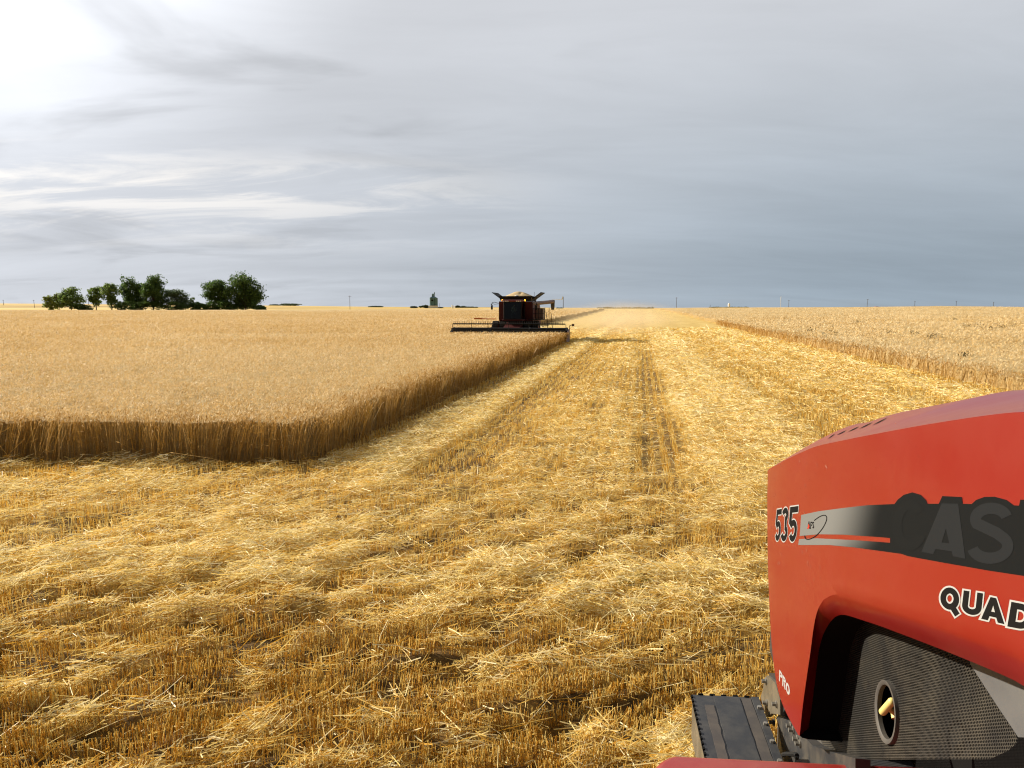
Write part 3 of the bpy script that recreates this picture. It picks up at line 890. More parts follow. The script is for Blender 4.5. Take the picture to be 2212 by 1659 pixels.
    def letter(name, ch, quad, material, off, w=W_, grow=0., parent=hood, asp=None):
        """asp: width/height of the quad so that strokes keep an even weight"""
        asp = asp or 1.
        bm_all = bmesh.new()
        lays = [] if ch == 'A' else glyph(ch, w)
        if ch == 'A':
            out = [(x * asp, y) for x, y in ((0, 0), (.34, 1), (.66, 1), (1, 0), (.72, 0), (.66, .19), (.34, .19), (.28, 0))]
            hole = [(x * asp, y) for x, y in ((.5, .70), (.405, .40), (.595, .40))]
            loops = [out, hole] if not grow else [stroke(out, grow, True)[0]]
            loops = [[bil(quad, x / asp, y) for x, y in l] for l in loops]
            b2 = poly(name, loops, material, off); me_ = bpy.data.meshes.new('t'); b2.to_mesh(me_); b2.free(); bm_all.from_mesh(me_); bpy.data.meshes.remove(me_)
        for li, (pts, closed) in enumerate(lays):
            P = [(x * asp, y) for x, y in pts]
            if grow and not closed:
                P = [np.array(p, float) for p in P]
                d0 = (P[0] - P[1]) / np.linalg.norm(P[0] - P[1]); d1 = (P[-1] - P[-2]) / np.linalg.norm(P[-1] - P[-2])
                P[0] = P[0] + d0 * grow / 2; P[-1] = P[-1] + d1 * grow / 2
            loops = stroke(P, w * min(1, asp) + grow, closed)
            loops = [[bil(quad, x / asp, y) for x, y in l] for l in loops]
            b2 = poly(name, loops, material, off + li * .00012)
            me_ = bpy.data.meshes.new('t'); b2.to_mesh(me_); b2.free(); bm_all.from_mesh(me_); bpy.data.meshes.remove(me_)
        me_ = bpy.data.meshes.new(name); bm_all.to_mesh(me_); bm_all.free()
        return link(name, me_, parent, (material,))
    ink = mat('black_decal_ink', (.009, .0085, .008), .8, 0, .04); M['ink'] = ink
    whitef = mat('white_decal_film', (.34, .34, .33), .5, 0, .3)
    embs = mat('charcoal_letter_film', (.0145, .0155, .0165), .8, 0, .05)
    redink = mat('red_decal_ink', (.5, .02, .01), .4)
    for k, (ch, q) in enumerate((('5', ((165, 1030), (205, 1022), (187, 1328), (143, 1328))),
                                 ('3', ((210, 1016), (262, 1006), (245, 1334), (192, 1332))),
                                 ('5', ((272, 1006), (342, 996), (318, 1338), (256, 1338))))):
        q = [z2(*p) for p in q]
        letter('number_border', ch, q, whitef, .0007 + .0001 * k, .29, .060, asp=.50)
        letter('number', ch, q, ink, .0014 + .0001 * k, .29, 0., asp=.50)
    for k, (ch, q) in enumerate((('Q', ((1508, 168), (1655, 192), (1645, 398), (1490, 368))), ('U', ((1690, 208), (1846, 233), (1826, 428), (1668, 396))),
                                 ('A', ((1862, 252), (2000, 282), (2020, 484), (1832, 440))), ('D', ((2080, 296), (2260, 330), (2240, 545), (2045, 508))))):
        q = [z3(*p) for p in q]
        letter('lettering_border', ch, q, whitef, .0007 + .0001 * k, .29, .14, asp=.82)
        letter('lettering', ch, q, ink, .0014 + .0001 * k, .29, 0., asp=.82)
    for ch, q in (('P', ((184, 850), (210, 884), (206, 975), (181, 945))), ('R', ((211, 890), (238, 930), (234, 1022), (208, 985))), ('O', ((238, 938), (270, 990), (268, 1084), (236, 1036)))):
        letter('lettering', ch, [z3(*p) for p in q], whitef, .0008, .30, 0., asp=.6)
    # stripe with its silver-to-black print, following the outlines of the big letters
    xs = [362, 500, 700, 900, 1125, 1150, 1200, 1270, 1340, 1385, 1395, 1485, 1487, 1515, 1675, 1677, 1682, 1755, 1790, 1860, 1940, 2040, 2100, 2140, 2142, 2152, 2182, 2500]
    ts = [1095, 1065, 1038, 1015, 1005, 970, 930, 910, 930, 975, 1003, 1003, 1000, 940, 948, 955, 1003, 1005, 972, 947, 945, 972, 1016, 1018, 1015, 970, 970, 975]
    def top(x): return np.interp(x, xs, ts)
    def m0(x): return np.interp(x, [345, 500, 700, 1000, 1088], [1268, 1252, 1255, 1275, 1283])
    def m1(x): return np.interp(x, [345, 500, 800, 1098], [1292, 1285, 1300, 1322])
    def bot(x): return np.interp(x, [338, 600, 800, 1180, 1230, 1500, 1900, 2182, 2500], [1340, 1340, 1360, 1412, 1430, 1480, 1550, 1592, 1645])
    grid = sorted(set(list(np.arange(362, 2500, 12.)) + xs + [1088, 1098, 1100]))
    bm = bmesh.new(); lay = bm.verts.layers.float.new('tint')
    def column(cols):
        prev = None
        for (x0, y0, x1, y1) in cols:
            n = 7; cur = []
            for k in range(n):
                t = k / (n - 1); x = x0 + (x1 - x0) * t; y = y0 + (y1 - y0) * t
                v = bm.verts.new(on_side(*z2(x, y), .0007)); v[lay] = float(sstep(560, 1010, x + 60 * (t - .5))); cur.append(v)
            if prev:
                for k in range(n - 1): bm.faces.new((prev[k], cur[k], cur[k + 1], prev[k + 1]))
            prev = cur
    column([(x, top(x), x - 12 * max(0, 1 - (x - 362) / 60), m0(x)) for x in grid if x <= 1088])
    column([(x - 17 * max(0, 1 - (x - 362) / 400), m1(x), x - 24 * max(0, 1 - (x - 362) / 400), bot(x)) for x in grid if x <= 1088])
    column([(x, top(x), x, bot(x)) for x in grid if x >= 1088])
    bmesh.ops.recalc_face_normals(bm, faces=bm.faces)
    me_ = bpy.data.meshes.new('stripe'); bm.to_mesh(me_); bm.free()
    sm_ = mat('stripe_print', (.5, .5, .5), .8, 0, .04)
    a = nd(sm_, 'ShaderNodeAttribute', attribute_name='tint'); r = ramp(sm_, [(0, (.145, .145, .138)), (1, (.008, .0085, .0085))])
    ln(sm_, a.outputs['Fac'], r.inputs['Fac']); ln(sm_, r.outputs['Color'], sm_.node_tree.nodes['Principled BSDF'].inputs['Base Color'])
    link('stripe', me_, hood, (sm_,))
    # scratches and chips in the paint
    scr = mat('paint_scratch', (.25, .09, .06), .8, 0, .1); bms = bmesh.new(); rs = random.Random(5)
    for (x, y, dx, dy, w) in [(560, 690, 14, 24, 9), (905, 1120, 10, 40, 2), (938, 1160, 8, 45, 2), (948, 1225, -6, 26, 3), (655, 960, 3, 6, 5), (1133, 346, 3, 6, 7), (1238, 490, 3, 5, 6), (970, 705, 3, 5, 6), (1330, 268, 4, 4, 7), (2138, 340, 5, 5, 6), (1320, 610, 3, 14, 2), (800, 1230, 3, 5, 5)] + [(rs.uniform(110, 520), rs.uniform(640, 1640), rs.uniform(2, 12), rs.uniform(4, 30), rs.uniform(1.5, 4)) for _ in range(46)] + [(rs.uniform(520, 2150), rs.uniform(480, 900), 3, 4, rs.uniform(2.5, 4.5)) for _ in range(40)]:
        l = stroke([z2(x, y), z2(x + dx * .5, y + dy * .45), z2(x + dx, y + dy)], w * .26)[0]
        bms.faces.new([bms.verts.new(on_side(px_, py_, .0005)) for px_, py_ in l])
    me2 = bpy.data.meshes.new('scratches'); bmesh.ops.recalc_face_normals(bms, faces=bms.faces); bms.to_mesh(me2); bms.free(); props(link('scratches', me2, hood, (scr,)), kind='stuff')
    # large charcoal letters on the stripe
    def flat(name, loops, material, off):
        b2 = poly(name, [[z2(*p) for p in l] for l in loops], material, off); me2 = bpy.data.meshes.new(name); b2.to_mesh(me2); b2.free()
        return link(name, me2, hood, (material,))
    flat('large_letter', [[(1345, 1395), (1510, 1000), (1645, 1003), (1703, 1452), (1602, 1432), (1592, 1392), (1462, 1372), (1440, 1415)], [(1545, 1205), (1510, 1320), (1572, 1327)]], embs, .0013)
    cs = stroke(arc(1250, 1180, 105, 165, -40, -330, 26), 78); flat('large_letter', cs, mat('faint_letter_film', (.0085, .009, .009), .8, 0, .04), .0013)
    sp_ = arc(1915, 1128, 128, 88, -12, -205, 18) + [(1960, 1242)] + arc(1905, 1348, 145, 100, -38, 168, 18)
    flat('large_letter', stroke(sp_, 92), embs, .0013)
    # small maker's badge: AFS and its orbit
    for ch, q, mm in (('A', ((418, 1146), (434, 1146), (436, 1208), (412, 1208)), ink), ('F', ((438, 1146), (452, 1146), (450, 1208), (436, 1208)), ink), ('S', ((453, 1146), (468, 1146), (468, 1208), (452, 1208)), ink)):
        letter('badge_letter', ch, [z2(*p) for p in q], mm, .0013, .30, asp=.6)
    flat('badge_mark', [[(412, 1205), (424, 1165), (430, 1190), (424, 1207)]], redink, .0017)
    orb = [(468, 1140), (505, 1112), (545, 1093), (570, 1096), (575, 1120), (560, 1165), (530, 1215), (490, 1260), (445, 1290), (405, 1299), (390, 1285), (390, 1262)]
    flat('badge_orbit', stroke([tuple(p) for p in smooth(resample(orb, 30), 2)], 7), ink, .0013)

    # ---- perforated side screen in the opening
    OFF = -.165
    ring_c = to_sz(*z3(1075, 1200), OFF)
    RR = .100
    outline = [z3(*p) for p in ((380, 1430), (420, 1100), (470, 600), (560, 360), (700, 320), (1200, 480), (1720, 690), (1740, 812), (1830, 950), (1960, 1150), (2130, 1405), (2120, 1460), (2050, 1520), (1900, 1588), (740, 1592), (620, 1545), (450, 1470))]
    OS = [to_sz(x, y, OFF) for x, y in outline]
    HS = [(ring_c[0] + RR * .93 * math.cos(a), ring_c[1] + RR * .93 * math.sin(a)) for a in np.linspace(0, 2 * PI, 40, endpoint=False)]
    tris = tessellate_polygon([[Vector((s, z, 0)) for s, z in OS], [Vector((s, z, 0)) for s, z in HS]])
    pts = OS + HS
    me_ = bpy.data.meshes.new('side_screen')
    me_.from_pydata([P3(s, z, OFF) for s, z in pts], [], [tuple(t) for t in tris])
    r0, r1 = to_sz(*z3(900, 1585), OFF), to_sz(*z3(1500, 1585), OFF)
    ang = math.atan2(r1[1] - r0[1], r1[0] - r0[0])
    uvl = me_.uv_layers.new(name='UVMap')
    for lpp in me_.loops:
        s, z = pts[lpp.vertex_index]
        uvl.data[lpp.index].uv = (s * math.cos(ang) + z * math.sin(ang), -s * math.sin(ang) + z * math.cos(ang))
    gm = worn('perforated_screen_steel', (.034, .032, .029), (.125, .105, .072), .6, 5.0, .6, .2)
    nt = gm.node_tree; outn = nt.nodes['Material Output']; pb = nt.nodes['Principled BSDF']
    uvn = nd(gm, 'ShaderNodeUVMap', uv_map='UVMap')
    pitch = .0088; s3 = math.sqrt(3)
    def vm(op, a, b_=None):
        x = nd(gm, 'ShaderNodeVectorMath', operation=op)
        for i, v in enumerate((a, b_)):
            if v is None: continue
            if isinstance(v, tuple): x.inputs[i].default_value = v
            else: ln(gm, v, x.inputs[i])
        return x.outputs['Value'] if op == 'LENGTH' else x.outputs[0]
    base = vm('DIVIDE', uvn.outputs[0], (pitch, pitch * s3, 1))
    def cell(v): return vm('LENGTH', vm('MULTIPLY', vm('SUBTRACT', vm('FRACTION', v), (.5, .5, 0)), (1, s3, 0)))
    d1 = cell(base); d2 = cell(vm('ADD', base, (.5, .5, 0)))
    mn = nd(gm, 'ShaderNodeMath', operation='MINIMUM'); ln(gm, d1, mn.inputs[0]); ln(gm, d2, mn.inputs[1])
    lt = nd(gm, 'ShaderNodeMath', operation='LESS_THAN'); lt.inputs[1].default_value = .385; ln(gm, mn.outputs[0], lt.inputs[0])
    trn = nd(gm, 'ShaderNodeBsdfTransparent'); ms = nd(gm, 'ShaderNodeMixShader')
    ln(gm, lt.outputs[0], ms.inputs[0]); ln(gm, pb.outputs[0], ms.inputs[1]); ln(gm, trn.outputs[0], ms.inputs[2]); ln(gm, ms.outputs[0], outn.inputs['Surface'])
    screen = link('side_screen', me_, tractor, (gm,))
    # ring round the hand hole, and the yellow dipstick handle inside
    rg = Part(); loops = []
    for a in np.linspace(0, 2 * PI, 41)[:-1]:
        lp_ = []
        for (rr, oo) in ((.085, -.006), (.085, .008), (.091, .012), (RR, .012), (RR, -.006)):
            lp_.append(P3(ring_c[0] + rr * math.cos(a), ring_c[1] + rr * math.sin(a), OFF + oo))
        loops.append(lp_)
    rg.loft(loops + [loops[0]], closed=True, caps=False); bmesh.ops.remove_doubles(rg.bm, verts=rg.bm.verts, dist=1e-5)
    rg.build('hole_ring', worn('ring_rubber', (.055, .050, .045), (.16, .13, .09), .5, 8, .6), screen, True)
    hd = Part()
    def ps(x, y, o): return on_side(*z3(x, y), o)
    hd.tube(ps(1030, 1200, -.16), ps(1102, 1118, -.16), .013, n=12); hd.tube(ps(1066, 1160, -.16), ps(1135, 1215, -.20), .010, n=10); hd.tube(ps(1122, 1195, -.21), ps(1132, 1255, -.21), .012, n=10)
    hd.sphere(ps(1030, 1200, -.16), .013); hd.sphere(ps(1102, 1118, -.16), .013)
    hd.build('dipstick_handle', M['yellow'], tractor, True)
    # solid grey panel behind the screen's slanted edge
    gp = [z3(*p) for p in ((1742, 812), (1722, 690), (2300, 935), (2420, 1420), (2135, 1408), (1962, 1150), (1832, 950))]
    pr = Part(); pr.prism([on_side(x, y, OFF + .004) for x, y in gp], -TN * .02); pr.build('engine_panel', M['grey_panel'], tractor)
    # black backing box, the bay's darkness put into its colour
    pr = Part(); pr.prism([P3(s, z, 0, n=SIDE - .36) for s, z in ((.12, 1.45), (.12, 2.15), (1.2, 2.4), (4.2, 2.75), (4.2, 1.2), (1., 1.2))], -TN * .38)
    pr.build('dark_bay_backing', M['dark'], tractor)
    # nose: dark front grille frame with its bars, closing the front of the hood
    pr = Part()
    prof = [to_sz(*z3(*p)) for p in ((86, -60), (72, 300), (62, 600), (74, 750), (98, 880))]
    pf = [P3(s, z, -.035) for s, z in prof]
    back = [P3(.30, z, -.035) for z in (prof[-1][1] + .02, prof[0][1])]
    pr.prism(pf + back, -TN * 1.02)
    pr.build('front_grille', M['steel_dark'], tractor)
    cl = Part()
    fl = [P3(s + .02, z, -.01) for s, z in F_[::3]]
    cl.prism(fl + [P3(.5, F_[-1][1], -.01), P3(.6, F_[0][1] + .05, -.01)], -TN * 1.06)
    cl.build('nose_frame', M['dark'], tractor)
    # bracket plate, bolts and lower frame
    def onp(x, y, n_): 
        d = ray(x, y); t = (n_ - CAM.dot(TN)) / d.dot(TN); return CAM + d * t
    def plate(name, pts, n_, th, material):
        p = Part(); p.prism([onp(*zA(*q), n_) for q in pts], -TN * th); return p.build(name, material, tractor)
    plate('bracket_plate', [(1405, 60), (1440, 25), (1530, 110), (1580, 290), (1582, 455), (1490, 440), (1430, 478), (1368, 265), (1395, 175)], -.80, .02, M['steel_tan'])
    plate('bracket_web', [(1452, 0), (1520, 0), (1640, 380), (1600, 470), (1530, 110)], -.815, .03, M['steel_dark'])
    plate('lower_frame', [(1540, 470), (1690, 520), (1880, 730), (1935, 790), (2110, 850), (2400, 930), (2400, 1040), (1640, 1040), (1580, 700)], -.83, .05, M['steel_dark'])
    for q, n_ in (((1432, 90), -.80), ((1440, 325), -.80), ((1545, 340), -.80), ((1512, 538), -.83), ((1704, 575), -.83), ((1730, 622), -.83), ((1776, 720), -.83), ((1803, 770), -.83)):
        c = onp(*zA(*q), n_); p = Part(); p.tube(c - TN * .004, c + TN * .006, .018, n=18); p.tube(c + TN * .006, c + TN * .024, .0115, n=6)
        p.build('bolt', M['bolt'], tractor)
    p = Part(); p.path([onp(*zA(*q), -.78) for q in ((1615, 890), (1640, 882), (1750, 885), (1765, 900), (1760, 925))], .010); p.build('grab_bracket', M['black'], tractor, True)
    # chassis under the hood
    p = Part(); c = TF * 2.2 + TN * (SIDE - .55); p.box((c.x, c.y, .98), (.86, 3.9, .56), (0, 0, -TA), .03); p.build('chassis', M['steel_dark'], tractor)
    # ---- step with a black cover beside the nose
    ZS = 1.0
    q = [onz(*zA(625, 238), ZS), onz(*zA(1345, 275), ZS), onz(*zA(1590, 915), ZS), onz(*zA(770, 875), ZS)]
    q[2] = q[1] + (q[2] - q[1]) * 1.35; q[3] = q[0] + (q[3] - q[0]) * 1.35
    def sq(u, v, z=0.): return (q[0] * (1 - u) + q[1] * u) * (1 - v) + (q[3] * (1 - u) + q[2] * u) * v + TZ * z
    p = Part(); p.prism([sq(0, 0, -.02), sq(1, 0, -.02), sq(1, 1, -.02), sq(0, 1, -.02)], (0, 0, -.22)); step = p.build('step', M['steel_tan'], tractor)
    def band(name, u0, u1, v0, v1, z0, z1, material, ragged=0.):
        p = Part(); n = 14; lf = [sq(u0 + ragged * (random.random() - .5) * (0 < k < n), v0 + (v1 - v0) * k / n, z1) for k in range(n + 1)]
        rt = [sq(u1 + ragged * (random.random() - .5) * (0 < k < n), v0 + (v1 - v0) * k / n, z1) for k in range(n + 1)]
        p.prism(lf + rt[::-1], (0, 0, z0 - z1)); return p.build(name, material, step)
    band('cover', -.005, 1.005, -.004, 1, -.019, 0., M['rubber_mat'])
    band('wear_strip', .15, .285, .14, 1., .001, .004, M['brown_strip'], .018)
    band('cover_flap', .315, .705, .012, 1., .001, .007, M['rubber_mat'], .012)
    band('wear_strip', .725, .875, .02, 1., .001, .004, M['brown_strip'], .012)
    band('edge_bar', .885, .998, .008, 1., .001, .010, M['rubber_mat'])
    for v in (.17, .385, .60, .82):
        p = Part(); c = sq(.945, v, .010); p.tube(c, c + TZ * .012, .012, n=6); p.build('step_bolt', M['bolt'], step)
    p = Part()
    for k in range(16):
        c = sq(-.012, .03 + .06 * k, .001); d = (q[3] - q[0]).normalized(); e = (q[1] - q[0]).normalized()
        p.box(c, (.010, .020, .010), (0, 0, math.atan2(-d.x, d.y) + PI))
    for k in range(5):
        c = sq(.13 + .175 * k, -.010, .002); p.box(c, (.028, .008, .008))
    p.prism([sq(-.02, .0, -.006), sq(-.006, .0, -.006), sq(-.006, 1, -.006), sq(-.02, 1, -.006)], (0, 0, -.012)); p.prism([sq(-.02, -.016, -.006), sq(1., -.016, -.006), sq(1., -.006, -.006), sq(-.02, .006, -.006)], (0, 0, -.012))
    p.build('edge_trim', M['dark'], step)
    # ---- red fender plate in front of the camera
    ZF = 1.45
    edge = [(1404, 1675), (1408, 1659), (1413, 1648), (1425, 1636), (1440, 1628.5), (1457, 1624.8), (1566, 1630), (1810, 1642), (2120, 1655), (2330, 1664)]
    E3 = [onz(x, y, ZF) for x, y in edge]
    bk = -TF * 1.15
    loops = []
    for (inset, dz) in ((.0, -.14), (.0, -.035), (.006, -.018), (.018, -.006), (.034, 0.)):
        lp_ = []
        for i, p_ in enumerate(E3):
            a = E3[max(0, i - 1)]; b_ = E3[min(len(E3) - 1, i + 1)]; t = (b_ - a).normalized(); nn = Vector((t.y, -t.x, 0))
            lp_.append(p_ + nn * inset + TZ * dz)
        lp_ += [E3[-1] + bk + TZ * dz, E3[0] + bk * .8 + TZ * dz]
        loops.append(lp_)
    p = Part(); p.loft(loops); p.build('fender', M['red_dusty'], tractor, True, 50)
    # ledge behind it
    lg = [onz(*zB(*q_), 1.40) for q_ in ((330, 1028), (900, 1050), (1500, 1070), (1800, 1078), (1870, 1095), (1920, 1140), (330, 1100))]
    p = Part(); p.prism(lg, (0, 0, -.05)); p.build('ledge', M['grey_panel'], tractor)
    # track under the fender so that the machine stands on the ground
    c = (E3[0] + E3[-1]) / 2 + bk * .75
    ctr = c + TN * .05
    def rr(n_, h): return [ctr + TF * (n_ * 1.0) + TZ * h]
    loop = []
    for (a_, cx_, cz_, r_) in ((range(90, 271, 20), -.95, .42, .40), (range(270, 451, 20), .55, .42, .40)):
        for a in a_: loop.append((cx_ + r_ * math.cos(math.radians(a)), cz_ + r_ * math.sin(math.radians(a))))
    loop.append((-.2, 1.22))
    wd = .35
    p = Part(); p.prism([Vector((ctr.x, ctr.y, 0)) + TF * x + TN * wd + TZ * z for x, z in loop], -TN * wd * 2); tk = p.build('track_belt', M['tyre'], tractor)
    for x_ in (-.95, -.2, .55):
        p = Part(); cc = Vector((ctr.x, ctr.y, .42)) + TF * x_; p.tube(cc + TN * (wd + .02), cc + TN * (wd - .05), .26, n=24); p.build('track_wheel', M['steel_dark'], tk)
    p = Part(); p.box((ctr.x, ctr.y, 1.26), (.3, .5, .2), (0, 0, -TA)); p.build('fender_mount', M['steel_dark'], tractor)
build_tractor()
# a pale straw on the ledge
p = Part(); a = onz(*zB(1455, 1098), 1.47); b_ = onz(*zB(1590, 1018), 1.44); p.tube(a, a.lerp(b_, .55) + TZ * .006, .0032, .003, 6); p.tube(a.lerp(b_, .55) + TZ * .006, b_, .003, .002, 6)
o = p.build('straw_stalk', M['grain']); props(o, 'single pale straw stalk lying on the red fender edge below the round-holed screen', 'straw')
o = None

# ------------------------------------------------------------------ COMBINE HARVESTER
CU, CW = 69.6, -11.95
cxy = xy(CU, CW)
CZ = float(terrain(*cxy))
ROT = -ROW
comb = thing('combine_harvester', (cxy[0], cxy[1], CZ), ROT, 'dark red combine harvester cutting toward the camera, header spread wide, grain tank heaped', 'combine harvester')
def cworld(x, y, z): 
    v = Matrix.Rotation(ROT, 4, 'Z') @ Vector((x, y, z)); return v + Vector((cxy[0], cxy[1], CZ))

def build_combine():
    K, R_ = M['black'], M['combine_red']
    # header: back wall, pan and end dividers, with the reel as its own part
    p = Part(); p.box((0, 1.05, .74), (10.7, .12, .98), bev=.02); p.box((0, .55, .32), (10.7, 1.1, .10), (.18, 0, 0)); p.tube((-5.35, 1.12, 1.26), (5.35, 1.12, 1.26), .085, n=10)
    p.box((0, .02, .16), (10.6, .16, .04)); p.tube((-5.3, .62, .72), (5.3, .62, .72), .26, n=14)
    for x in np.linspace(-5.0, 5.0, 9): p.box((x, 1.15, .85), (.08, .14, 1.0))
    hdr = p.build('header', K, comb)
    for sx in (-1, 1):
        p = Part(); x = 5.36 * sx
        p.prism([(x, -1.05, .14), (x, -.55, .42), (x, -.1, .98), (x, .5, 1.22), (x, 1.25, 1.22), (x, 1.25, .18), (x, .2, .08)], (.14 * sx, 0, 0))
        d = p.build('divider', M['pale'] if sx > 0 else K, hdr)
    p = Part(); p.path([(5.5, .9, 1.2), (5.5, .9, 1.55), (5.72, .9, 1.62)], .03); post = p.build('marker_post', K, hdr)
    p = Part(); p.box((5.82, .9, 1.60), (.22, .06, .22), bev=.015); p.build('marker_light', worn('marker_brown', (.12, .05, .03), (.2, .1, .06), .4), post)
    p = Part(); p.path([(-1.75, 3.1, 2.12), (-2.5, 3.1, 2.12), (-3.9, 3.1, 2.16)], .045); p.box((-3.55, 3.1, 2.15), (.75, .10, .14), bev=.02); p.build('marker_arm', M['orange'], comb)
    # reel
    p = Part(); yc, zc = -.15, 1.08
    p.tube((-5.2, yc, zc), (5.2, yc, zc), .075, n=10); reel = p.build('reel', K, hdr)
    for k in range(5):
        a = math.radians(90 + 72 * k); y_, z_ = yc + .63 * math.cos(a), zc + .63 * math.sin(a)
        p = Part(); p.tube((-5.2, y_, z_), (5.2, y_, z_), .055, n=8)
        for x in np.arange(-5.1, 5.11, .165):
            dz = .24 if z_ > zc + .3 else -.2
            p.tube((x, y_, z_), (x, y_ - .03, z_ + dz), .021, .012, n=4)
            if z_ > zc + .3: p.tube((x, y_, z_), (x, y_ + .02, z_ - .13), .012, .007, n=4)
        p.build('reel_bat', K, reel)
    for x in (-5.25, -3.45, -1.9, 0., 1.9, 3.45, 5.25):
        p = Part()
        for k in range(5):
            a = math.radians(90 + 72 * k); p.tube((x, yc, zc), (x, yc + .63 * math.cos(a), zc + .63 * math.sin(a)), .022, n=6)
        p.build('reel_spider', K, reel)
    for x in (-5.28, -1.75, 1.9, 5.28):
        p = Part(); p.path([(x, 1.05, 1.26), (x, .5, 1.36), (x, yc, zc)], .06); p.build('reel_arm', K, hdr)
    # feeder house
    p = Part(); p.prism([(-.75, 1.1, .35), (-.75, 1.1, 1.25), (-.75, 3.8, 2.0), (-.75, 3.8, 1.1)], (1.5, 0, 0)); p.build('feeder_house', R_, comb)
    # body
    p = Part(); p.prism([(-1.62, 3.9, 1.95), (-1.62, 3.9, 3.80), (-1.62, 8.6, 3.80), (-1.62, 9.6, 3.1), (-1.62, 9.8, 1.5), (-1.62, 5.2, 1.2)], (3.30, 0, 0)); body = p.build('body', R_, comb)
    for x in (-1.32, 1.34):
        p = Part(); p.box((x, 3.86, 2.88), (.62, .10, 1.72), bev=.03); p.build('front_panel', R_, body)
    p = Part(); p.box((0, 4.4, 1.45), (2.2, 1.2, .7), bev=.03); p.tube((-2.2, 4.2, 1.0), (2.2, 4.2, 1.0), .2, n=12); p.box((0, 7.0, .95), (1.2, 5.0, .5)); p.build('axle_frame', K, comb)
    p = Part(); p.box((0, 3.0, 2.02), (2.0, 1.9, .14), bev=.04); p.box((1.2, 3.6, 2.02), (2.2, .6, .10)); p.build('cab_floor', R_, comb)
    # cab
    p = Part()
    for (x, y) in ((-.80, 2.12), (.80, 2.12), (-.86, 3.75), (.86, 3.75)): p.tube((x, y, 2.08), (x * 1.03, y + .05, 3.74), .045, n=8)
    p.box((0, 2.10, 2.12), (1.66, .07, .09)); p.box((0, 3.82, 2.9), (1.7, .06, 1.62)); p.box((0, 3.78, 3.70), (1.72, .10, .08)); p.box((0, 2.15, 3.72), (1.7, .06, .06)); p.box((-.85, 3., 3.72), (.06, 1.7, .06)); p.box((.85, 3., 3.72), (.06, 1.7, .06)); p.box((0, 3.78, 2.12), (1.72, .10, .08)); p.box((-.82, 3., 2.12), (.06, 1.7, .06)); p.box((.82, 3., 2.12), (.06, 1.7, .06)); cab = p.build('cab', K, comb)
    for nm, poly in (('windscreen', [(-.79, 2.10, 2.16), (.79, 2.10, 2.16), (.82, 2.14, 3.72), (-.82, 2.14, 3.72)]), ('side_window', [(-.83, 2.17, 2.16), (-.85, 3.7, 2.16), (-.88, 3.76, 3.72), (-.85, 2.2, 3.72)]), ('side_window', [(.83, 2.17, 2.16), (.85, 3.7, 2.16), (.88, 3.76, 3.72), (.85, 2.2, 3.72)])):
        p = Part(); p.prism(poly, (0, .012, 0) if nm == 'windscreen' else (.012, 0, 0)); p.build(nm, M['glass'], cab)
    p = Part(); p.box((0, 2.95, 3.84), (1.98, 2.0, .18), bev=.06); roof = p.build('cab_roof', worn('cab_roof_paint', (.16, .025, .025), (.24, .13, .11), .5, 2., .35), cab)
    for x in (-.82, -.62, -.42, .42, .60, .78):
        p = Part(); p.sphere((x, 1.945, 3.80), .07, (1.25, .4, .62), 12); p.build('work_light', M['lens'], roof)
    p = Part(); p.box((.0, 3.2, 2.55), (.5, .5, .14), bev=.03); p.box((0, 3.45, 2.95), (.5, .14, .75), bev=.04); p.build('driver_seat', M['seat'], cab)
    p = Part(); p.tube((0, 2.42, 2.15), (0, 2.62, 2.78), .03); 
    p.lathe([(-.012, .19), (0, .205), (.012, .19), (0, .175), (-.012, .19)], (0, 2.63, 2.80), 'Z', 20); p.build('steering_wheel', K, cab)
    for x in (-1.18, 1.00):
        p = Part(); p.tube((x, 3.3, 3.80), (x, 3.3, 3.86), .05); p.sphere((x, 3.3, 3.90), .075, (1, 1, 1.15), 12); p.build('beacon', M['lamp'], comb)
    for sx in (-1, 1):
        p = Part(); p.path([(sx * 1.6, 3.5, 3.62), (sx * 1.95, 3.1, 3.72), (sx * 2.12, 2.9, 3.66), (sx * 2.12, 2.9, 3.42)], .022); p.path([(sx * 1.6, 3.5, 3.56), (sx * 1.9, 3.1, 3.52), (sx * 2.1, 2.9, 3.60)], .018); br = p.build('mirror_bracket', K, comb)
        p = Part(); p.box((sx * 2.13, 2.9, 3.22), (.17, .10, .42), bev=.03); p.box((sx * 2.17, 2.9, 3.52), (.12, .08, .10), bev=.02); p.build('mirror', K, br)
    # grain tank with flared extensions
    p = Part()
    lo = [(-1.45, 3.82, 3.84), (1.45, 3.82, 3.84), (1.5, 7.4, 3.84), (-1.5, 7.4, 3.84)]; hi = [(-1.62, 3.75, 4.30), (1.62, 3.75, 4.30), (1.62, 7.7, 4.26), (-1.62, 7.7, 4.26)]
    p.loft([lo, hi]); tank = p.build('grain_tank', K, comb)
    for sx in (-1, 1):
        p = Part(); th = .05
        dirv = Vector((sx * .80, 0, .58)).normalized()
        for (y0, y1) in ((4.35, 4.43), (5.3, 5.36), (6.3, 6.36), (7.4, 7.48)):
            a = Vector((sx * 1.52, y0, 4.0)); b_ = a + dirv * 1.12; nn = Vector((-sx * .58, 0, .80)) * th
            p.prism([a, b_, b_ + nn, a + nn], (0, y1 - y0, 0))
        for t0, t1 in ((0, .36), (.40, .62), (.66, .80), (.84, 1.0)):
            a = Vector((sx * 1.52, 4.35, 4.0)) + dirv * 1.12 * t0; b_ = Vector((sx * 1.52, 4.35, 4.0)) + dirv * 1.12 * t1; nn = Vector((-sx * .58, 0, .80)) * .03
            p.prism([a, b_, b_ + nn, a + nn], (0, 3.1, 0))
        p.build('tank_flap', K, tank)
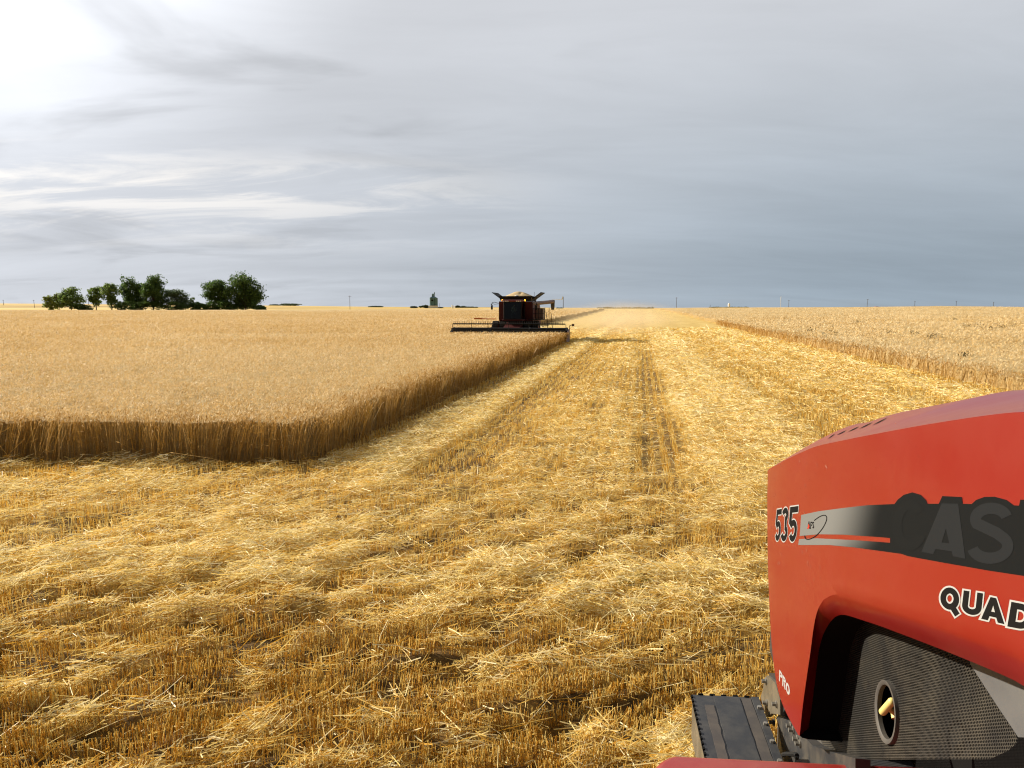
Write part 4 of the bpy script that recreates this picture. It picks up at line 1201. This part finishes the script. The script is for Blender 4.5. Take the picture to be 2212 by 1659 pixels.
    p = Part(); p.sphere((.05, 4.15, 4.32), .16, (1.2, 1, .55), 14); p.build('antenna_dome', M['white'], tank)
    p = Part(); p.tube((1.35, 7.2, 4.2), (1.35, 7.2, 4.75), .02, n=6); p.build('antenna', K, tank)
    # unloading auger swung back, with its spout
    p = Part(); p.tube((1.45, 4.9, 3.45), (1.50, 4.9, 3.70), .24, n=14); p.tube((1.45, 4.95, 3.58), (2.85, 10.6, 3.82), .19, n=18); p.tube((1.62, 5.6, 3.605), (1.66, 5.75, 3.615), .215, n=18); p.tube((2.62, 9.7, 3.79), (2.85, 10.6, 3.83), .20, n=16)
    aug = p.build('unloading_auger', M['pale'], comb, True)
    p = Part(); p.loft([[(2.62, 10.4, 3.98), (3.02, 10.4, 3.98), (3.02, 10.95, 3.98), (2.62, 10.95, 3.98)], [(2.66, 10.4, 3.3), (3.02, 10.4, 3.3), (3.0, 10.9, 3.3), (2.66, 10.9, 3.3)], [(2.70, 10.45, 2.98), (2.98, 10.45, 2.98), (2.96, 10.8, 2.98), (2.70, 10.8, 2.98)]]); p.build('auger_spout', M['spout'], aug)
    # platform, railing, ladder
    p = Part(); p.box((2.15, 3.5, 2.06), (1.5, 1.1, .06)); plat = p.build('platform', K, comb)
    p = Part()
    for x in (1.82, 2.08, 2.34, 2.60, 2.78): p.path([(x, 3.0, 2.1), (x, 3.0, 3.12)], .022)
    for z in (2.22, 2.62, 3.12): p.path([(1.82, 3.0, z), (2.78, 3.0, z), (2.78, 4.0, z)], .022)
    p.path([(2.78, 4.0, 2.1), (2.78, 4.0, 3.12)], .022); p.build('railing', K, plat)
    p = Part()
    for x in (2.92, 3.32): p.path([(x, 3.3, 3.2), (x, 3.3, 2.1)], .024)
    for zz in (2.75, 2.4): p.path([(2.92, 3.3, zz + .2), (3.0, 3.3, zz), (3.12, 3.3, zz - .06), (3.24, 3.3, zz), (3.32, 3.3, zz + .2)], .008, 5)
    p.build('safety_chain', K, plat)
    p = Part()
    for x in (3.05, 3.50): p.path([(x, 3.2, 2.75), (x + .10, 3.2, 2.0), (x + .22, 3.1, .55)], .028)
    for k in range(5): z_ = .65 + .32 * k; xx = .205 - .11 * (z_ - .65) / 1.35; p.box((3.275 + xx, 3.12, z_), (.45, .22, .035))
    p.build('ladder', K, comb)
    # wheels: front duals and rear pair
    def wheel(x, y, r, w):
        p = Part(); h = w / 2
        p.lathe([(-h * .8, r * .58), (-h, r * .72), (-h, r * .90), (-h * .8, r * .97), (h * .8, r * .97), (h, r * .90), (h, r * .72), (h * .8, r * .58)], (x, y, r), 'X', 32)
        for k in range(22):
            a = 2 * PI * k / 22
            for sg in (-1, 1):
                aa = a + (.5 if sg > 0 else 0) * 2 * PI / 22
                p.box((x + sg * h * .45, y + math.cos(aa) * r * .985, r + math.sin(aa) * r * .985), (w * .5, .075, .08), (aa + PI / 2, 0, 0))
        t = p.build('wheel', M['tyre'], comb)
        p = Part(); p.lathe([(-h * .55, .01), (-h * .55, r * .35), (-h * .75, r * .58), (h * .75, r * .58), (h * .55, r * .35), (h * .55, .01)], (x, y, r), 'X', 24); p.build('rim', M['rim'], t, True)
    for x in (-1.98, -1.22, 1.22, 1.98): wheel(x, 4.2, .95, .56)
    for x in (-1.35, 1.35): wheel(x, 8.6, .66, .46)
    p = Part(); p.prism([(-.95, 9.5, 1.3), (-.95, 9.5, 2.4), (-.95, 10.3, 2.1), (-.95, 10.5, 1.1)], (1.9, 0, 0)); p.build('straw_chopper', K, comb)
    p = Part(); p.box((2.05, 6.4, 2.6), (.75, 1.3, 1.1), bev=.06); p.build('fuel_tank', M['pale'], comb)
build_combine()

# heaped grain in the tank
def build_grain():
    n = 40; bm = bmesh.new(); V = []
    for i in range(n + 1):
        row = []
        for j in range(n + 1):
            x = -1.6 + 3.2 * i / n; y = 4.25 + 3.4 * j / n
            dx, dy = x / 1.62, (y - 5.95) / 1.72
            r = max(abs(dx), abs(dy)) * .35 + math.hypot(dx, dy) * .65
            z = 4.18 + .72 * max(0, 1.0 - math.sqrt(r * r + .03)) ** .95 + .05 * float(vnoise(x * 2.2 + 5, y * 2.2)) - .07 * math.exp(-((x - .28) / .16) ** 2 - ((y - 5.3) / .5) ** 2)
            row.append(bm.verts.new((x, y, z)))
        V.append(row)
    for i in range(n):
        for j in range(n): bm.faces.new((V[i][j], V[i + 1][j], V[i + 1][j + 1], V[i][j + 1]))
    me = bpy.data.meshes.new('grain_heap'); bm.to_mesh(me); bm.free(); me.polygons.foreach_set('use_smooth', np.ones(len(me.polygons), bool))
    o = link('grain_heap', me, None, (M['grain'],)); o.matrix_world = Matrix.Translation((cxy[0], cxy[1], CZ)) @ Matrix.Rotation(ROT, 4, 'Z')
    props(o, 'cone of tan grain heaped above the black tank of the combine', 'grain')
build_grain()

# driver behind the windscreen
def skin_mesh(name, nodes, edges, root, sub=2):
    me = bpy.data.meshes.new(name); me.from_pydata([n[0] for n in nodes], edges, [])
    o = bpy.data.objects.new(name, me); COL.objects.link(o)
    md = o.modifiers.new('s', 'SKIN'); md.use_smooth_shade = True
    sv = me.skin_vertices[0].data
    for i, n_ in enumerate(nodes):
        r = n_[1]; sv[i].radius = (r, r) if isinstance(r, (int, float)) else r
        sv[i].use_root = (i == root)
    o.modifiers.new('u', 'SUBSURF').levels = sub; o.modifiers['u'].render_levels = sub
    dg = bpy.context.evaluated_depsgraph_get(); ev = bpy.data.meshes.new_from_object(o.evaluated_get(dg))
    bpy.data.objects.remove(o); ev.name = name; ev.materials.clear(); return ev
def build_driver():
    N, E = [], []
    def add(co, r, par=None):
        N.append((Vector(co), r)); i = len(N) - 1
        if par is not None: E.append((par, i))
        return i
    pel = add((0, 3.18, 2.68), (.16, .13)); bl = add((0, 3.20, 2.90), (.15, .11), pel); ch = add((0, 3.16, 3.14), (.18, .12), bl); nk = add((0, 3.13, 3.30), .058, ch); hd0 = add((0, 3.11, 3.38), .075, nk); hd1 = add((0, 3.10, 3.47), .095, hd0); add((0, 3.11, 3.555), .07, hd1)
    add((0, 3.00, 3.44), .02, hd1)
    arms = []
    for sx in (-1, 1):
        sh = add((sx * .20, 3.15, 3.18), .062, ch); el = add((sx * .27, 3.02, 2.93), .046, sh); wr = add((sx * .17, 2.76, 2.86), .032, el); hd_ = add((sx * .155, 2.68, 2.865), .036, wr)
        for k, (dx, L) in enumerate(((-.03, .060), (-.01, .072), (.012, .066), (.032, .052))):
            f1 = add((sx * .155 + dx, 2.68 - L * .7, 2.88), .0095, hd_); add((sx * .155 + dx, 2.66 - L * .7, 2.845), .008, f1)
        t1 = add((sx * .115, 2.665, 2.845), .010, hd_); add((sx * .10, 2.64, 2.85), .009, t1)
        hp = add((sx * .10, 3.10, 2.62), .095, pel); kn = add((sx * .16, 2.72, 2.60), .065, hp); an = add((sx * .16, 2.60, 2.24), .043, kn); add((sx * .16, 2.46, 2.20), .038, an)
    me = skin_mesh('person', N, E, pel)
    me.materials.append(M['skin']); me.materials.append(M['shirt']); me.materials.append(M['jeans'])
    for f in me.polygons:
        c = f.center
        f.material_index = 2 if (c.z < 2.74 and not (c.z > 2.74)) and c.y > 2.44 and abs(c.x) < .3 and not (c.y < 2.8 and c.z > 2.78) else (1 if c.z < 3.27 and not (c.y < 2.80 and c.z > 2.75) else 0)
        f.use_smooth = True
    o = bpy.data.objects.new('person', me); COL.objects.link(o); o.matrix_world = Matrix.Translation((cxy[0], cxy[1], CZ)) @ Matrix.Rotation(ROT, 4, 'Z')
    props(o, 'seated driver in a pale shirt behind the combine windscreen', 'person')
    p = Part(); p.sphere((0, 3.12, 3.53), .105, (1, 1.1, .72), 16); p.box((0, 2.99, 3.515), (.15, .12, .015), bev=.006); p.build('cap', M['jeans'], o, True)
build_driver()

# drifting dust behind the combine
def build_dust():
    m = bpy.data.materials.new('field_dust'); m.use_nodes = True; nt = m.node_tree
    nt.nodes.remove(nt.nodes['Principled BSDF'])
    pv = nd(m, 'ShaderNodeVolumePrincipled'); pv.inputs['Color'].default_value = (.85, .70, .47, 1); pv.inputs['Anisotropy'].default_value = .25
    tc = nd(m, 'ShaderNodeTexCoord'); ln_ = nd(m, 'ShaderNodeVectorMath', operation='LENGTH'); ln(m, tc.outputs['Object'], ln_.inputs[0])
    mr = nd(m, 'ShaderNodeMapRange', interpolation_type='SMOOTHSTEP'); ln(m, ln_.outputs['Value'], mr.inputs['Value'])
    for i, v in ((1, .15), (2, 1.0), (3, 1.), (4, 0.)): mr.inputs[i].default_value = v
    geo = nd(m, 'ShaderNodeNewGeometry'); nz = nd(m, 'ShaderNodeTexNoise', Scale=.14, Detail=4., Roughness=.6); ln(m, geo.outputs['Position'], nz.inputs['Vector'])
    r = ramp(m, [(.32, (0, 0, 0)), (.68, (1, 1, 1))]); ln(m, nz.outputs['Fac'], r.inputs['Fac'])
    mu = nd(m, 'ShaderNodeMath', operation='MULTIPLY'); ln(m, mr.outputs[0], mu.inputs[0]); ln(m, r.outputs['Color'], mu.inputs[1])
    m2 = nd(m, 'ShaderNodeMath', operation='MULTIPLY'); m2.inputs[1].default_value = .027; ln(m, mu.outputs[0], m2.inputs[0]); ln(m, m2.outputs[0], pv.inputs['Density'])
    ln(m, pv.outputs[0], nt.nodes['Material Output'].inputs['Volume'])
    for (u, w, ru, rw, rz, lab) in ((96, -4.5, 24, 8.5, 3.4, 'low tan dust cloud drifting from the combine across the swath'), (150, -3, 62, 14, 4.2, 'thin pale dust hanging over the far swath toward the horizon')):
        bm = bmesh.new(); bmesh.ops.create_icosphere(bm, subdivisions=3, radius=1); me = bpy.data.meshes.new('dust_cloud'); bm.to_mesh(me); bm.free()
        o = link('dust_cloud', me, None, (m,)); x, y = xy(u, w); o.location = (x, y, float(terrain(x, y)) + .8); o.scale = (rw, ru, rz); o.rotation_euler = (0, 0, ROT)
        props(o, lab, 'dust', kind='stuff')
build_dust()

# ------------------------------------------------------------------ TREES AND FAR THINGS
def foot(px, D):
    """ground point at depth D under a picture column"""
    d = ray(px, 667); x, y = d.x * D, D
    return Vector((x, y, float(terrain(x, y))))

def tree(name, label, cat, x0, x1, ytop, D, leafmat, n, trunk=.22, lobes=8, leaf=.55, group=None, seed=0, gap=.0, wide_top=False):
    rs = np.random.default_rng(seed + 100)
    f = foot((x0 + x1) / 2, D); top = at((x0 + x1) / 2, ytop, D).z
    Hh = top - f.z; Rw = (at(x1, 667, D).x - at(x0, 667, D).x) / 2
    root = thing(name, tuple(f), 0, label, cat, group)
    z0 = Hh * trunk
    cz = (z0 + Hh) / 2; rz = (Hh - z0) / 2
    cen = []
    lobes += 4
    for k in range(lobes):
        a = rs.random() * 2 * PI; rr = (rs.random() ** .5) * .82; v = rs.uniform(-.85, .80)
        if wide_top: rr *= .75 + .35 * v
        sc = math.sqrt(max(.1, 1 - v * v * (.75 if v > 0 else .35)))
        cen.append((Rw * rr * math.cos(a) * sc, Rw * rr * math.sin(a) * sc, cz + rz * v, rs.uniform(.26, .42)))
    # guarantee the outline reaches the traced box
    cen += [(0, 0, Hh - rz * .36, .36), (-Rw * .62, 0, cz + rz * rs.uniform(-.3, .3), .36), (Rw * .62, 0, cz + rz * rs.uniform(-.3, .3), .36)]
    tk = Part(); tr = max(.10, Hh * .022)
    if trunk > .02 or Hh > 3:
        tk.tube((0, 0, -.2), (Rw * .04, 0, cz), tr, tr * .5, 8)
        for c in cen[::2]: tk.tube((Rw * .02, 0, z0 * .8 + .15 * Hh), (c[0] * .8, c[1] * .8, c[2]), tr * .45, tr * .12, 6)
        tk.build('trunk', M['bark'], root)
    acc = Acc(); n = int(n * 3.4); leaf = leaf * 1.12; per = n // len(cen)
    for c in cen:
        R0 = np.array([Rw * 1.32, Rw, rz]) * c[3] * 1.24
        # each lobe is a cluster of small sprays with holes between them
        ns = max(4, per // 14)
        sd = norm(rs.normal(size=(ns, 3))) * (rs.random((ns, 1)) ** .45)
        pts = (sd[rs.integers(0, ns, per)] + rs.normal(size=(per, 3)) * .15) * R0 + np.array(c[:3])
        s = leaf * (.6 + .8 * rs.random(per))
        ax = norm(rs.normal(size=(per, 3)))
        rnd = norm(rs.normal(size=(per, 3))); u = norm(np.cross(ax, rnd)); L = ax * s[:, None] * .62; Wd = u * s[:, None] * .42
        V = np.stack([pts - L, pts + Wd, pts + L, pts - Wd], 1)
        tt = np.clip(.45 + .3 * rs.normal(size=per), 0, 1)
        acc.add(V, np.arange(per * 4).reshape(per, 4), np.repeat(tt, 4))
    acc.build('crown', (leafmat,), root)
    return root

GT = 'trees standing in the wheat on the left'
LD, LM_, LP, LG = M['leaf_dark'], M['leaf_mid'], M['leaf_pale'], M['leaf_grey']
DT = 425
for (nm, lab, cat, x0, x1, yt, lm, n, trk, lob, lf, dD) in (
    ('bush', 'pale yellowing bush at the far left end of the tree row', 'bush', 96, 121, 638, LP, 700, .05, 6, .50, 0),
    ('tree', 'small thin-leaved tree between the pale end bush and the round airy tree', 'tree', 118, 140, 634, LP, 600, .12, 6, .50, 3),
    ('tree', 'round airy light green tree just left of the gap in the tree row', 'tree', 131, 178, 622, LM_, 1300, .14, 9, .50, 0),
    ('bush', 'low dark bush in the gap of the tree row, left of the leaning pole', 'bush', 150, 192, 657, LD, 600, .0, 7, .5, -4),
    ('tree', 'slim tree with visible forked trunk just right of the gap in the row', 'tree', 192, 224, 621, LM_, 900, .30, 7, .50, 0),
    ('tree', 'pointed tree with bare lower trunk left of the tall broad dark tree', 'tree', 222, 261, 613, LM_, 1200, .28, 8, .50, -3),
    ('tree', 'tall dark green tree forming the left half of the broad twin crown', 'tree', 262, 312, 600, LD, 2300, .08, 11, .55, 3),
    ('tree', 'tall dark green tree forming the right half of the broad twin crown', 'tree', 306, 357, 600, LD, 2300, .08, 11, .55, -3),
    ('tree', 'rounded grey-green willow-like tree right of the broad twin crown', 'tree', 350, 409, 626, LG, 2000, .04, 12, .42, 0),
    ('sapling', 'spindly sapling between the willow-like tree and the low bushes', 'tree', 407, 421, 643, LM_, 220, .35, 4, .42, 4),
    ('bush', 'dark rounded bush right of the spindly sapling', 'bush', 412, 441, 653, LD, 700, .0, 6, .5, 0),
    ('bush', 'dark bush at the foot of the leaning bare-trunked tree', 'bush', 436, 472, 652, LD, 800, .0, 6, .5, -5),
    ('tree', 'leaning dark tree with open lower trunk left of the tallest tree', 'tree', 442, 504, 606, LD, 2300, .26, 10, .55, 2),
    ('tree', 'tallest dark green tree at the right end of the row', 'tree', 494, 567, 595, LD, 3400, .04, 14, .58, 0),
    ('bush', 'low leafy bush at the right foot of the tallest tree', 'bush', 545, 575, 659, LD, 500, .0, 5, .5, -5)):
    tree(nm, lab, cat, x0, x1, yt, DT + dD, lm, int(n * 1.25), trk, lob, lf, GT, int(x0), wide_top=trk > .2)
# dark undergrowth filling the feet of the row
for (x0, x1, yt, lab) in ((240, 300, 652, 'dark undergrowth below the broad twin crown'), (296, 360, 650, 'dark scrub below the right half of the twin crown'), (352, 414, 652, 'dark scrub at the foot of the willow-like tree'), (462, 512, 652, 'dark scrub between the leaning tree and the tallest tree')):
    tree('bush', lab, 'bush', x0, x1, yt, DT - 2, LD, 1100, 0., 9, .5, GT, int(x0) + 7)

FAR = M['leaf_far']
for (x0, x1, yt, D, lab) in ((585, 602, 658.5, 1900, 'small far grove, the left one of two on the low ridge'), (601, 645, 656.5, 1900, 'long dark far grove on the low ridge right of the tallest tree'), (796, 826, 662.0, 1500, 'flat dark far grove right of the tall single pole'), (888, 901, 662.2, 1150, 'round dark shrub by itself left of the grain elevator'),
                             (907, 929, 660.4, 1150, 'dark shrubs touching the left side of the grain elevator'), (984, 995, 661.2, 1300, 'round dark shrub beside the white bins'), (993, 1008, 662.2, 1320, 'dark far shrubs, the first right of the white bins'), (1005, 1030, 663.4, 1340, 'thin dark far treeline ending behind the combine'), (946, 956, 664.5, 1150, 'low dark shrub at the right foot of the grain elevator')):
    tree('bush', lab, 'bush', x0, x1, yt, D, FAR, 500, 0., 6, 2.0 * D / 1500, 'distant shrubs and groves on the horizon', int(x0))
def hedge(x0, x1, yt, D, lab):
    a, b_ = foot(x0, D), foot(x1, D); acc = Acc(); n = 900; t = RNG.random(n)
    top = at((x0 + x1) / 2, yt, D).z; z = a.z - 1 + RNG.random(n) ** .7 * max(1., top - a.z + 1) * (.75 + .3 * vnoise(t * 14, t * 0))
    pts = np.stack([a.x + (b_.x - a.x) * t, D + RNG.normal(size=n) * 3, z], -1); s = np.full(n, D / 500.)
    ax = norm(RNG.normal(size=(n, 3))); u = norm(np.cross(ax, norm(RNG.normal(size=(n, 3))))); L = ax * s[:, None] * .8; Wd = u * s[:, None] * .5
    acc.add(np.stack([pts - L, pts + Wd, pts + L, pts - Wd], 1), np.arange(n * 4).reshape(n, 4), np.repeat(np.clip(.4 + .2 * RNG.normal(size=n), 0, 1), 4))
    o = acc.build('hedge', (FAR,)); props(o, lab, 'hedge', 'dark hedgerows on the horizon')
hedge(1203, 1214, 666.0, 900, 'short dark hedgerow just left of the white-tailed turbine post')
hedge(1290, 1412, 664.6, 1000, 'long thin dark hedgerow at the far end of the swath')
hedge(1534, 1616, 664.0, 1000, 'thin dark hedgerow under the white bin on the right horizon')

# utility poles
def pole(px, ytop, D, lab, lean=0., arm=True, r=.13, name='utility_pole', group='utility poles along the horizon'):
    f = foot(px, D); top = at(px, ytop, D).z; h = top - f.z
    root = thing(name, tuple(f), 0, lab, 'pole', group)
    rr = max(r, D * .00028)
    p = Part(); p.tube((0, 0, -.5), (h * lean, 0, h), rr, rr * .75, 8); p.build('post', M['wood'], root)
    if arm:
        p = Part(); p.box((h * lean * .96, 0, h * .955), (1.9, rr, rr * .9)); ca = p.build('crossarm', M['wood'], root)
        for x in (-.8, 0, .8):
            p = Part(); p.tube((h * lean * .96 + x, 0, h * .955), (h * lean * .96 + x, 0, h * .955 + .28), rr * .45, n=6); p.build('insulator', M['lens'], ca)
pole(756, 638.5, 430, 'tall grey pole standing alone between the trees and the grain elevator')
pole(192, 645, 432, 'short pole in the gap of the left tree row', arm=False)
pole(75, 648, 800, 'slightly leaning pole far left of the tree row', lean=-.07)
pole(8, 648, 1100, 'pole at the far left edge of the horizon')
pole(950, 655, 1100, 'thin pole just right of the grain elevator', arm=False)
pole(1196.6, 658, 700, 'thin short post just left of the turbine post, under its arm', arm=False)
pole(1461, 642.5, 620, 'tall pole right of the swath, first beyond the dust')
pole(1534, 658.5, 800, 'short stubby pole left of the white horizon bin', arm=False)
pole(1703.5, 648, 640, 'pole right of the faint lattice mast')
pole(1872.5, 646, 640, 'leaning tall pole left of the low white house', lean=.06)
pole(1975.6, 651, 760, 'faint pole right of the low white house')
pole(2065, 650, 760, 'faint pole on the wheat rise on the right')
pole(2145.7, 652.5, 820, 'last faint pole at the right edge of the horizon')
def mast():
    D = 1300; f = foot(1686, D); top = at(1686, 640, D).z; h = top - f.z
    root = thing('lattice_mast', tuple(f), 0, 'faint tall lattice mast on the right horizon, left of a pole', 'mast')
    p = Part(); w = .55
    L = [Vector((w * math.cos(a), w * math.sin(a), 0)) for a in (0, 2.094, 4.189)]
    for v in L: p.tube(v, v + TZ * h, .10, n=5)
    for k in range(int(h / 2)):
        for i in range(3): p.tube(L[i] + TZ * 2 * k, L[(i + 1) % 3] + TZ * (2 * k + 2), .06, n=4)
    p.build('lattice', M['white'], root)
mast()
def turbine():
    D = 500; f = foot(1216.6, D); top = at(1216.6, 641, D).z; h = top - f.z; s = D / FPX
    root = thing('wind_turbine', tuple(f), 0, 'slim post with a white tail vane and thin white arm beside the auger spout', 'wind turbine')
    p = Part(); p.tube((0, 0, -.3), (0, 0, h), .22, .15, 8); p.build('post', M['wood'], root)
    za = at(1216, 646.6, D).z - f.z
    p = Part(); p.tube((-23 * s, 0, za + .1), (-2 * s, 0, za), .11, .16, 8); p.build('arm', M['white'], root)
    p = Part(); zt = at(1216, 640.4, D).z - f.z; p.prism([(-3.6 * s, -.05, za - .1), (-.2 * s, -.05, za - .1), (.2 * s, -.05, zt), (-1.6 * s, -.05, zt)], (0, .10, 0)); p.build('tail_vane', M['white'], root)
turbine()
# grain elevator
def elevator():
    D = 1150; f = foot(937, D); s = D / FPX
    root = thing('grain_elevator', tuple(f), 0, 'tall teal-grey grain elevator with a slim leg tower on the left horizon', 'grain elevator')
    zt = at(937, 644, D).z - f.z; w = 16.4 * s
    p = Part()
    for i, x in enumerate((-w / 3, 0, w / 3)):
        for y in (-w / 3, w / 3): p.tube((x, y, -1), (x, y, zt), w / 6 * 1.02, n=14)
    p.box((0, 0, zt / 2), (w * .92, w * .8, zt)); body = p.build('silo_block', M['teal'], root)
    p = Part(); p.loft([[(-w * .5, -w * .5, zt), (w * .5, -w * .5, zt), (w * .5, w * .5, zt), (-w * .5, w * .5, zt)], [(-w * .30, -w * .3, zt + 3 * s), (w * .18, -w * .3, zt + 3 * s), (w * .18, w * .3, zt + 3 * s), (-w * .30, w * .3, zt + 3 * s)]]); p.build('roof', M['teal'], root)
    p = Part(); z2_ = at(937, 635.5, D).z - f.z; p.box((-1.5 * s, 0, (zt + 2.6 * s + z2_) / 2), (4.2 * s, 4 * s, z2_ - zt - 2.6 * s)); p.tube((-1.5 * s, 0, z2_), (-1.5 * s, 0, z2_ + 2 * s), 2.2 * s, .3 * s, 8); p.build('headhouse', M['teal'], root)
    z3_ = at(940, 631, D).z - f.z
    p = Part(); p.box((2.2 * s, -1, z3_ / 2 + zt / 2), (1.3 * s, 1.3 * s, z3_ - zt)); p.tube((2.2 * s, -1, z3_ - .8 * s), (-1 * s, -1, zt + 5 * s), .35 * s, n=6); p.build('leg_tower', M['teal'], root)
    p = Part(); a = Vector((-2.2 * s, -w * .5 - .25, zt - 5.2 * s)); p.bm.free(); p.bm = bmesh.new()
    p.prism([a + Vector((2.3 * s * math.cos(t), 0, 1.3 * s * math.sin(t))) for t in np.linspace(0, 2 * PI, 17)[:-1]], (0, -.15, 0)); p.build('emblem', M['dark'], root)
    p = Part(); p.box((0, -w * .6, 1.8), (w * 1.25, w * .3, 3.6)); p.build('shed', M['white'], root)
elevator()
def bin_(px, w, ytop, D, lab, name='grain_bin'):
    f = foot(px, D); s = D / FPX; zt = at(px, ytop, D).z - f.z; root = thing(name, tuple(f), 0, lab, 'grain bin', 'white bins on the horizon')
    p = Part(); p.tube((0, 0, -1), (0, 0, zt * .86), w * s / 2, n=18); p.build('wall', M['white'], root, True)
    p = Part(); p.tube((0, 0, zt * .86), (0, 0, zt), w * s / 2 * 1.04, w * s * .1, n=18); p.build('roof', M['white'], root, True)
bin_(976.5, 2.6, 658.5, 1150, 'white bin, left of a row of three beyond the elevator')
bin_(979.6, 2.2, 660.5, 1155, 'white bin, middle of a row of three beyond the elevator')
bin_(982.6, 2.2, 660.2, 1160, 'white bin, right of a row of three beside a round shrub')
bin_(1574.5, 4.6, 654.5, 1100, 'white bin standing alone on the right horizon above a dark hedgerow')
def house():
    D = 1200; f = foot(1893, D); s = D / FPX; root = thing('house', tuple(f), 0, 'low white house with red roof peeping over the right wheat rise', 'house')
    zt = at(1893, 662.2, D).z - f.z
    p = Part(); p.box((0, 0, zt * .4), (8 * s, 6 * s, zt * .8)); w_ = p.build('wall', M['white'], root)
    p = Part(); p.prism([(-4.3 * s, -3.3 * s, zt * .8), (4.3 * s, -3.3 * s, zt * .8), (2.5 * s, -3.3 * s, zt), (-2.5 * s, -3.3 * s, zt)], (0, 6.6 * s, 0)); p.build('roof', worn('red_roof', (.35, .06, .04), (.4, .2, .15), .4, .3), root)
house()

# weeds standing above the right wheat, and a green tuft in the stubble
def weeds():
    acc = Acc()
    spots = [zz for zz in [(1045, 318), (1210, 262), (1000, 345), (1068, 330), (1400, 320), (1640, 350), (1655, 345), (1705, 352), (1840, 285), (1880, 290), (1935, 280), (1970, 298), (2010, 300), (2040, 295), (2070, 300), (2100, 290), (2150, 285), (1540, 325), (910, 310), (1855, 462), (1790, 240)]]
    for (zx, zy) in spots:
        px, py = 1426.4 + .3552 * zx, 603.5 + .3552 * zy
        d = ray(px, py); t = 20.
        while t < 600:
            q_ = CAM + d * t
            if q_.z < float(terrain(q_.x, q_.y)) + .72: break
            t *= 1.02
        n = 34; s = max(1., t / 60)
        pts = np.array([q_.x, q_.y, q_.z - .25]) + RNG.normal(size=(n, 3)) * [.16 * s, .16, .17 * s ** .6] + [0, 0, .15]
        ax = norm(RNG.normal(size=(n, 3)) + [0, 0, .8])
        diamonds(acc, pts, ax, np.full(n, .16 * s ** .6), np.full(n, .06 * s ** .6), np.clip(.4 + .3 * RNG.normal(size=n), 0, 1))
        stems(acc, np.array([[q_.x, q_.y, q_.z - .75]]), np.array([[.03, 0, .8]]), np.array([.012 * s ** .5]), np.array([.3]), 1, None, 3)
    o = acc.build('weeds', (M['weed'],)); props(o, 'scattered dark weeds poking above the ripe wheat on the right', 'weeds', kind='stuff')
weeds()
def tuft(px, py, lab, matn, n, r, h):
    c = onz(px, py, .1); acc = Acc(); a = RNG.random(n) * 2 * PI; rr = r * RNG.random(n) ** .6
    base = np.stack([c.x + rr * np.cos(a), c.y + rr * np.sin(a), np.full(n, .0)], -1); base[:, 2] = ground(base[:, 0], base[:, 1]) + .02
    vec = np.stack([RNG.normal(size=n) * .06, RNG.normal(size=n) * .06, h * (.6 + .6 * RNG.random(n))], -1)
    stems(acc, base, vec, np.full(n, .004), np.clip(.5 + .25 * RNG.normal(size=n), 0, 1), 2, vec[:, [1, 0, 2]] * [.8, .8, -.25], 2, .3)
    o = acc.build('green_weed', (M[matn],)); props(o, lab, 'weed', 'green weeds in the stubble')
tuft(1372, 1247, 'small green weed tuft in the stubble near the middle foreground', 'weed_green', 70, .22, .16)
tuft(1128, 1190, 'tiny pale green grass tuft in the stubble, left of the larger tuft', 'weed_green', 22, .10, .16)
